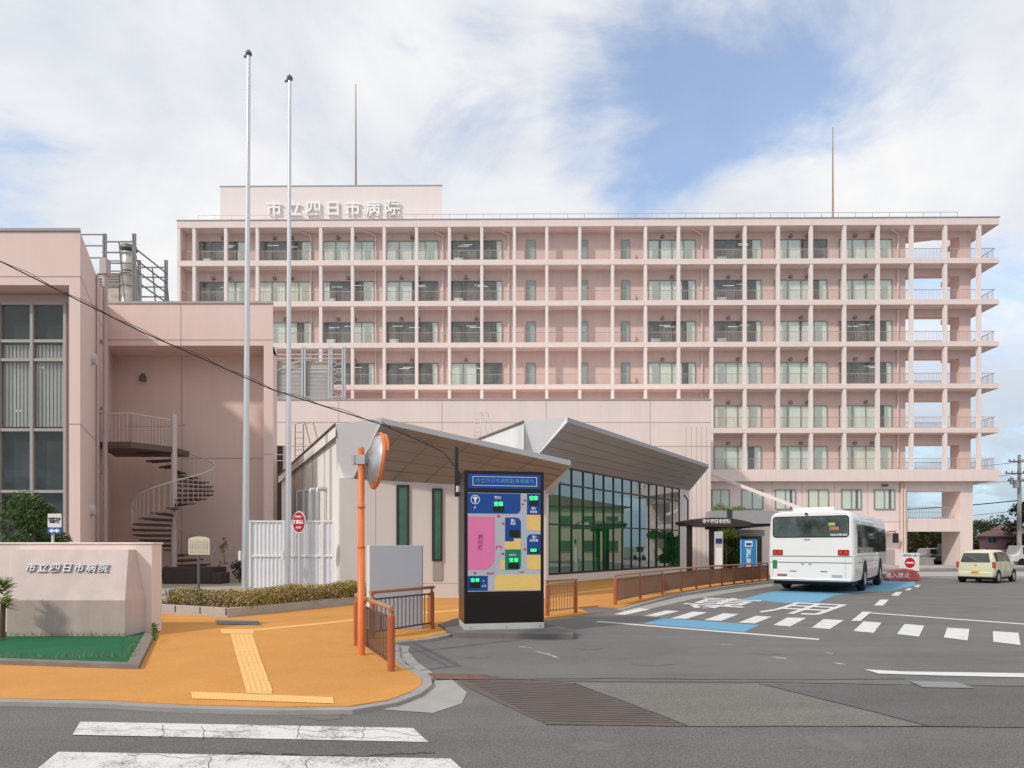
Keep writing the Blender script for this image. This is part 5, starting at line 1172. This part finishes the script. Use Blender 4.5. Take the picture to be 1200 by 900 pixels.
for sgn in (1, -1):
    for (ya, yb, ta) in ((.28, .72, 0), (.80, 1.45, 0), (1.53, 2.32, 1)):
        b = MB(); pts = []; m = 6; lo = []; hi = []
        for j in range(m + 1):
            y = ya + (yb - ya) * j / m; a = crow(3, y); c_ = crow(4, y); d_ = crow(5, y); f_ = .97
            lo.append((a.lerp(c_, .12), c_)); hi.append(c_.lerp(d_, .85))
        off = Vector((.008, 0, .003)); vs = []
        for j in range(m + 1):
            for p in (lo[j][0], lo[j][1], hi[j]):
                q = p + off; vs.append((q.x, q.y, q.z) if sgn > 0 else (CW - q.x, q.y, q.z))
        fs = []
        for j in range(m):
            for r_ in range(2): a = j * 3 + r_; f__ = (a, a + 3, a + 4, a + 1); fs.append(f__ if sgn > 0 else f__[::-1])
        b.add(vs, fs); b.build('side_window', cgl, car)
    b = MB(); 
    for yy in (.76, 1.49):
        for k_ in (1, 2):
            a = crow(k_, yy) + Vector((.004, 0, 0)); c_ = crow(k_ + 1, yy) + Vector((.004, 0, 0)); xa_, xb_ = (a.x, c_.x) if sgn > 0 else (CW - a.x, CW - c_.x); b.beam((xa_, yy, a.z), (xb_, yy, c_.z), .006, .012, (0, 1, 0))
    b.build('door_seam', dsteel, car)
    for yy in (.52, 2.75):
        xx = CW / 2 + sgn * .66; w = MB(); w.disc((CW / 2 + sgn * .757, yy, .31), .33, (1, 0, 0), .006, 24); w.build('wheel_arch', rubber, car)
        w = MB(); w.tube([(xx - .08, yy, .27), (xx - .065, yy, .27), (xx + .085, yy, .27), (xx + .1, yy, .27)], [.25, .27, .27, .24], 24); wh = w.build('wheel', rubber, car)
        w = MB(); w.disc((xx + sgn * .105, yy, .27), .18, (1, 0, 0), .012, 18, .16); w.build('hub_cap', steel, wh)
    b = MB(); a = Vector((CW / 2 + sgn * .70, .035, .82)); b.box(a.x - .075, a.x + .055, .0, .16, .70, .98); b.build('tail_light', mat('car_red', (.45, .06, .05), .2, .05), car, bevel=.02)
    b = MB(); xm = CW / 2 + sgn * .83; b.box(xm - .07, xm + .07, 2.12, 2.2, .95, 1.09); b.build('side_mirror', cpm, car, bevel=.02)
b = MB(); zz = [(0.018, .95), (.045, 1.22), (.10, 1.40)]
vs = []
for (y, z) in [(-.008, .965), (.028, 1.20), (.098, 1.385)]:
    hw = .58 if z < 1.1 else .53 if z < 1.3 else .49
    vs += [(CW / 2 - hw, y - .012, z), (CW / 2 + hw, y - .012, z)]
b.add(vs, [(0, 1, 3, 2), (2, 3, 5, 4)]); b.build('rear_window', cgl, car)
b = MB(); b.box(.06, CW - .06, -.06, .1, .28, .52); b.build('rear_bumper', cpm, car, bevel=.05, seg=3)
b = MB(); b.box(CW / 2 - .17, CW / 2 + .17, -.075, -.06, .42, .58); o = b.build('licence_plate', mat('plate_yellow', (.85, .55, .03), .5, .02), car)
b = MB(); b.text('49-27', .09, FM(CW / 2, -.078, .485), .002, .002); b.build('plate_number', black, o)
b = MB(); b.box(CW / 2 - .06, CW / 2 + .06, -.012, .0, .80, .86); b.build('badge', steel, car)
b = MB(); b.box(.1, CW - .1, .2, 3.1, .16, .3); b.build('underbody', rubber, car)
b = MB(); vs = []
for (y, z, hw) in ((2.72, 1.03, .60), (2.45, 1.29, .56), (2.2, 1.45, .53)): vs += [(CW / 2 - hw, y + .02, z + .01), (CW / 2 + hw, y + .02, z + .01)]
b.add(vs, [(0, 2, 3, 1), (2, 4, 5, 3)]); b.build('windscreen', cgl, car)

# ================================================================== NO ENTRY SIGN AND RED BARRIER
Y = 33.0; x = wx(1065, Y); t = thing('no_entry_sign', 'white square no entry sign with red circle standing behind the red barrier', 'road sign', (x, Y, 0)); O = (x, Y, 0)
b = MB(O); x0, x1 = wx(1053.5, Y), wx(1077, Y); z0, z1 = wz(669, Y), wz(648, Y); b.box(x0, x1, Y - .03, Y, z0, z1); o = b.build('panel', white, t, bevel=.01)
b = MB(O); c = ((x0 + x1) / 2 + .02, Y - .036, wz(659.5, Y)); b.disc(c, .26, (0, 1, 0), .01, 32); b.build('red_disc', mat('no_entry_red', (.62, .01, .04), .5, .02), o)
b = MB(O); b.box(c[0] - .19, c[0] + .19, Y - .05, Y - .042, c[2] - .035, c[2] + .035); b.build('white_bar', white, o)
b = MB(O); b.text('一般車進入禁止', .13, FM(c[0], Y - .036, wz(651, Y)), .004, .002); b.build('lettering', mat('sign_ink', (.25, .22, .22), .6), o)
b = MB(O)
for xx in (x0 + .1, x1 - .1): b.box(xx - .02, xx + .02, Y, Y + .04, .0, z0 + .1)
b.build('stand', dsteel, t)
Y = 31.8; t = thing('red_barrier', 'low red road barrier with white painted characters in front of no entry sign', 'barrier', (wx(1056, Y), Y, 0)); O = (wx(1056, Y), Y, 0)
x0, x1 = wx(1037.5, Y), wx(1075, Y); zt_ = wz(666, Y); b = MB(O)
prf = [(x0, .0), (x1, 0), (x1 + .0, .3), (x1 - .25, zt_ - .08), (x0 + .9, zt_), (x0 + .35, zt_ - .1), (x0, .3)]; n = len(prf)
b.add([(p, Y - .25, q) for p, q in prf] + [(p, Y + .25, q) for p, q in prf], [tuple(range(n)), tuple(range(n, 2 * n))[::-1]] + [(i, n + i, n + (i + 1) % n, (i + 1) % n) for i in range(n)])
b.build('body', mat('barrier_red', (.60, .13, .11), .5, .06), t, bevel=.06, seg=3)
b = MB(O); b.text('進入禁止', .27, FM(wx(1052, Y - .26), Y - .262, wz(674.5, Y - .26)), .02, .004, sx=1.1); b.build('lettering', white, t)
b = MB((wx(1082, 38), 38, 0)); 
# ================================================================== BACKGROUND RIGHT
def simple_house(name, label, x0, x1, y0, y1, h, rh, wallm, roofm, wins, eave=.6, skew=0):
    o0 = (x0, y0, 0); t = thing(name, label, 'house', o0); k = lambda y: skew * (y - y0); b = MB(o0); b.prism([(x0, y0), (x1, y0), (x1 + k(y1), y1), (x0 + k(y1), y1)], 0, h); b.build('wall', wallm, t)
    b = MB(o0); e = eave; ry = (y0 + y1) / 2; b.add([(x0 - e, y0 - e, h), (x1 + e, y0 - e, h), (x1 + e + k(y1), y1 + e, h), (x0 - e + k(y1), y1 + e, h), (x0 + (y1 - y0) / 3 + k(ry), ry, h + rh), (x1 - (y1 - y0) / 3 + k(ry), ry, h + rh)],
        [(0, 1, 5, 4), (1, 2, 5), (2, 3, 4, 5), (3, 0, 4), (0, 3, 2, 1)])
    b.prism([(x0 - e, y0 - e), (x1 + e, y0 - e), (x1 + e + k(y1), y1 + e), (x0 - e + k(y1), y1 + e)], h - .12, h - .003); b.build('roof', roofm, t)
    for (a, c, z0, z1) in wins:
        b = MB(o0); b.box(a, c, y0 - .08, y0, z0, z1); o = b.build('window', alu, t); b = MB(o0); b.box(a + .08, (a + c) / 2 - .03, y0 - .09, y0 - .08, z0 + .08, z1 - .08); b.box((a + c) / 2 + .03, c - .08, y0 - .09, y0 - .08, z0 + .08, z1 - .08); b.build('pane', mat('house_glass', (.09, .10, .11), .1, .2, spec=.8), o)
    return t
Y = 72; X = lambda px: wx(px, Y); Zz = lambda py: wz(py, Y)
t = simple_house('pink_house', 'two storey pink house with reddish hipped roof, far right behind the car', X(1148), X(1215), Y, Y + 9, Zz(628), 1.6, mat('house_pink', (.46, .27, .28), .8, .05), mat('house_roof', (.30, .15, .14), .8, .08, 1, 20, .1),
                 [(X(1156), X(1168), Zz(637), Zz(629.5))], skew=.75)
b = MB((X(1148), Y, 0)); e = .5; b.add([(X(1155), Y - 1.9, Zz(645.5)), (X(1215), Y - 1.9, Zz(645.5)), (X(1215), Y, Zz(642)), (X(1155), Y, Zz(642)), (X(1155), Y - 1.9, Zz(646.5)), (X(1215), Y - 1.9, Zz(646.5)), (X(1215), Y, Zz(646.5)), (X(1155), Y, Zz(646.5))], [(0, 1, 2, 3), (4, 7, 6, 5), (0, 4, 5, 1), (0, 3, 7, 4)]); b.build('porch_roof', mat('house_roof', (0, 0, 0)), t)
simple_house('white_house', 'distant pale house with grey roof seen through the ground floor opening', wx(1078, 110), wx(1106, 110), 110, 120, wz(634, 110), 1.5, whitep, mat('slate', (.25, .28, .32), .8, .05), [])
simple_house('cream_building', 'cream two storey building with brown roof across the forecourt, mirrored in glass', 45, 58, 36, 55, 6.4, 2.2, mat('cream_render', (.60, .52, .40), .8, .05), mat('brown_roof', (.14, .085, .07), .8, .1), [])
cb = [o for o in bpy.data.objects if o.name == 'cream_building'][0]
for k in range(6):
    for z0 in (1.0, 3.9):
        b = MB((45, 36, 0)); y = 37.5 + k * 3; b.box(44.92, 45, y, y + 1.7, z0, z0 + 1.4); o = b.build('window', alu, cb); b = MB((45, 36, 0)); b.box(44.91, 44.92, y + .08, y + 1.62, z0 + .08, z0 + 1.32); b.build('pane', mat('house_glass', (0, 0, 0)), o)
# utility pole and lines
Y = 60; x = wx(1194.5, Y); t = thing('utility_pole', 'tall grey concrete utility pole with crossarms and transformers at right edge', 'utility pole', (x, Y, 0)); O = (x, Y, 0)
b = MB(O); b.tube([(x, Y, 0), (x, Y, wz(533, Y))], [.21, .13], 12); b.build('shaft', conc, t)
for py, w in ((541, 1.1), (555, 1.4), (564, 1.2)):
    b = MB(O); z = wz(py, Y); b.beam((x - w, Y - .15, z), (x + w, Y - .15, z), .1, .1)
    for k in range(6): xx = x - w + .1 + k * (2 * w - .2) / 5; b.tube([(xx, Y - .15, z), (xx, Y - .15, z + .22)], .05, 6)
    b.build('crossarm', dsteel, t)
b = MB(O); b.tube([(x - .55, Y - .3, wz(572, Y)), (x - .55, Y - .3, wz(563, Y))], .24, 12); b.tube([(x - .95, Y - .3, wz(568, Y)), (x - .95, Y - .3, wz(560, Y))], .14, 10); b.build('transformer', steel, t)
for k, (py, dz) in enumerate(((541, -.5), (555, -.3), (562, -.4), (586, .0), (598, -.2), (612, .3), (618, 0))):
    z = wz(py, Y); b = MB(); pts = []
    for j in range(20): u_ = j / 19; pts.append((x + .2 - 20 * u_, Y + 30 * u_, z - 1.2 * 4 * u_ * (1 - u_) + (z - 1.7) * .48 * u_ + dz * u_))
    b.tube(pts, .022 if k != 3 else .05, 5); tag(b.build('power_line', MC['cable_black']), 'thin dark power line running left from the utility pole, %s' % ['topmost of all', 'second from top', 'third from top', 'the thick middle one', 'fifth from top', 'second from bottom', 'lowest of all'][k], 'power line', 'power lines strung from the utility pole')
    pts = [(x + 30 * j / 9, Y - 20 * j / 9, z - .5 * math.sin(math.pi * j / 9)) for j in range(10)]
# trees and cars seen behind
for k, (px, Yt, h, rad, col, lab) in enumerate(((1072, 84, 5.2, 3.2, (.10, .095, .03), 'olive brown autumn tree seen at left in the ground floor opening'), (1094, 88, 4.3, 3.2, (.14, .085, .035), 'rust brown autumn tree in the middle of the ground floor opening'),
                                               (1116, 84, 4.6, 3.0, (.07, .09, .03), 'dark green tree at right in the ground floor opening'), (1150, 95, 5.2, 3.0, (.06, .08, .03), 'dark tree directly left of the pink house roof'),
                                               (1168, 98, 6.4, 4.2, (.05, .075, .025), 'dark green tree rising above the pink house roof'), (1204, 70, 6.8, 2.2, (.05, .08, .03), 'dark evergreen at right edge behind the utility pole'))):
    tree('background_tree', lab, 'tree', wx(px, Yt), Yt, 0, h, rad, col, 2600, .22, group='trees far beyond the hospital', trunk=.18, low=.12)
b = MB(); 
for k in range(60): clump(b, (wx(1040 + k * 6, 150), 150 + random.uniform(-3, 3), random.uniform(1, 4.0)), (5, 3, 2.2), 60, .45, .2)
struct(b.build('far_treeline', leafmat('far_leaf', (.09, .11, .06))), 'stuff')
def parked(label, x, y, rz, L_, Wd, Hh, m, name='parked_car', cat='car'):
    t = thing(name, label, cat, (x, y, 0), rz); b = MB()
    pr = [(0, .3), (0, .85), (.12 * L_, .95), (.2 * L_, Hh), (.75 * L_, Hh), (.88 * L_, .95), (L_, .85), (L_, .3)]; n = len(pr)
    b.add([(p, 0, q) for p, q in pr] + [(p, Wd, q) for p, q in pr], [tuple(range(n))[::-1], tuple(range(n, 2 * n))] + [(i, n + i, n + (i + 1) % n, (i + 1) % n)[::-1] for i in range(n)])
    b.build('body', m, t, bevel=.07, seg=3)
    for xx in (.2 * L_, .8 * L_):
        for yy in (-.0, Wd): b = MB(); b.disc((xx, yy, .3), .3, (0, 1, 0), .2, 18); b.build('wheel', rubber, t)
    b = MB(); b.box(.23 * L_, .72 * L_, -.012, 0, .98, Hh - .1); b.build('side_window', cgl, t); return t
parked('white parked car behind the hospital, seen through the ground floor opening', wx(1080, 62), 62, 0, 3.6, 1.6, 1.5, whitep)
parked('dark parked van at right in the ground floor opening', wx(1104, 60), 60, 0, 3.4, 1.7, 1.9, mat('dark_van', (.05, .05, .055), .3), 'parked_van', 'van')
parked('white parked car partly hidden behind the utility pole', wx(1188, 58), 58, 0, 3.6, 1.6, 1.75, whitep)
b = MB((wx(1078, 57), 57, 0)); b.box(wx(1076, 57), wx(1094, 57), 57, 57.3, 0, wz(655, 57)); b.box(wx(1076, 57) - .1, wx(1094, 57) + .1, 56.9, 57.4, wz(655, 57), wz(653.5, 57)); tag(b.build('low_wall', offw), 'low cream wall segment inside the ground floor opening', 'wall').location = (wx(1078, 57), 57, 0)
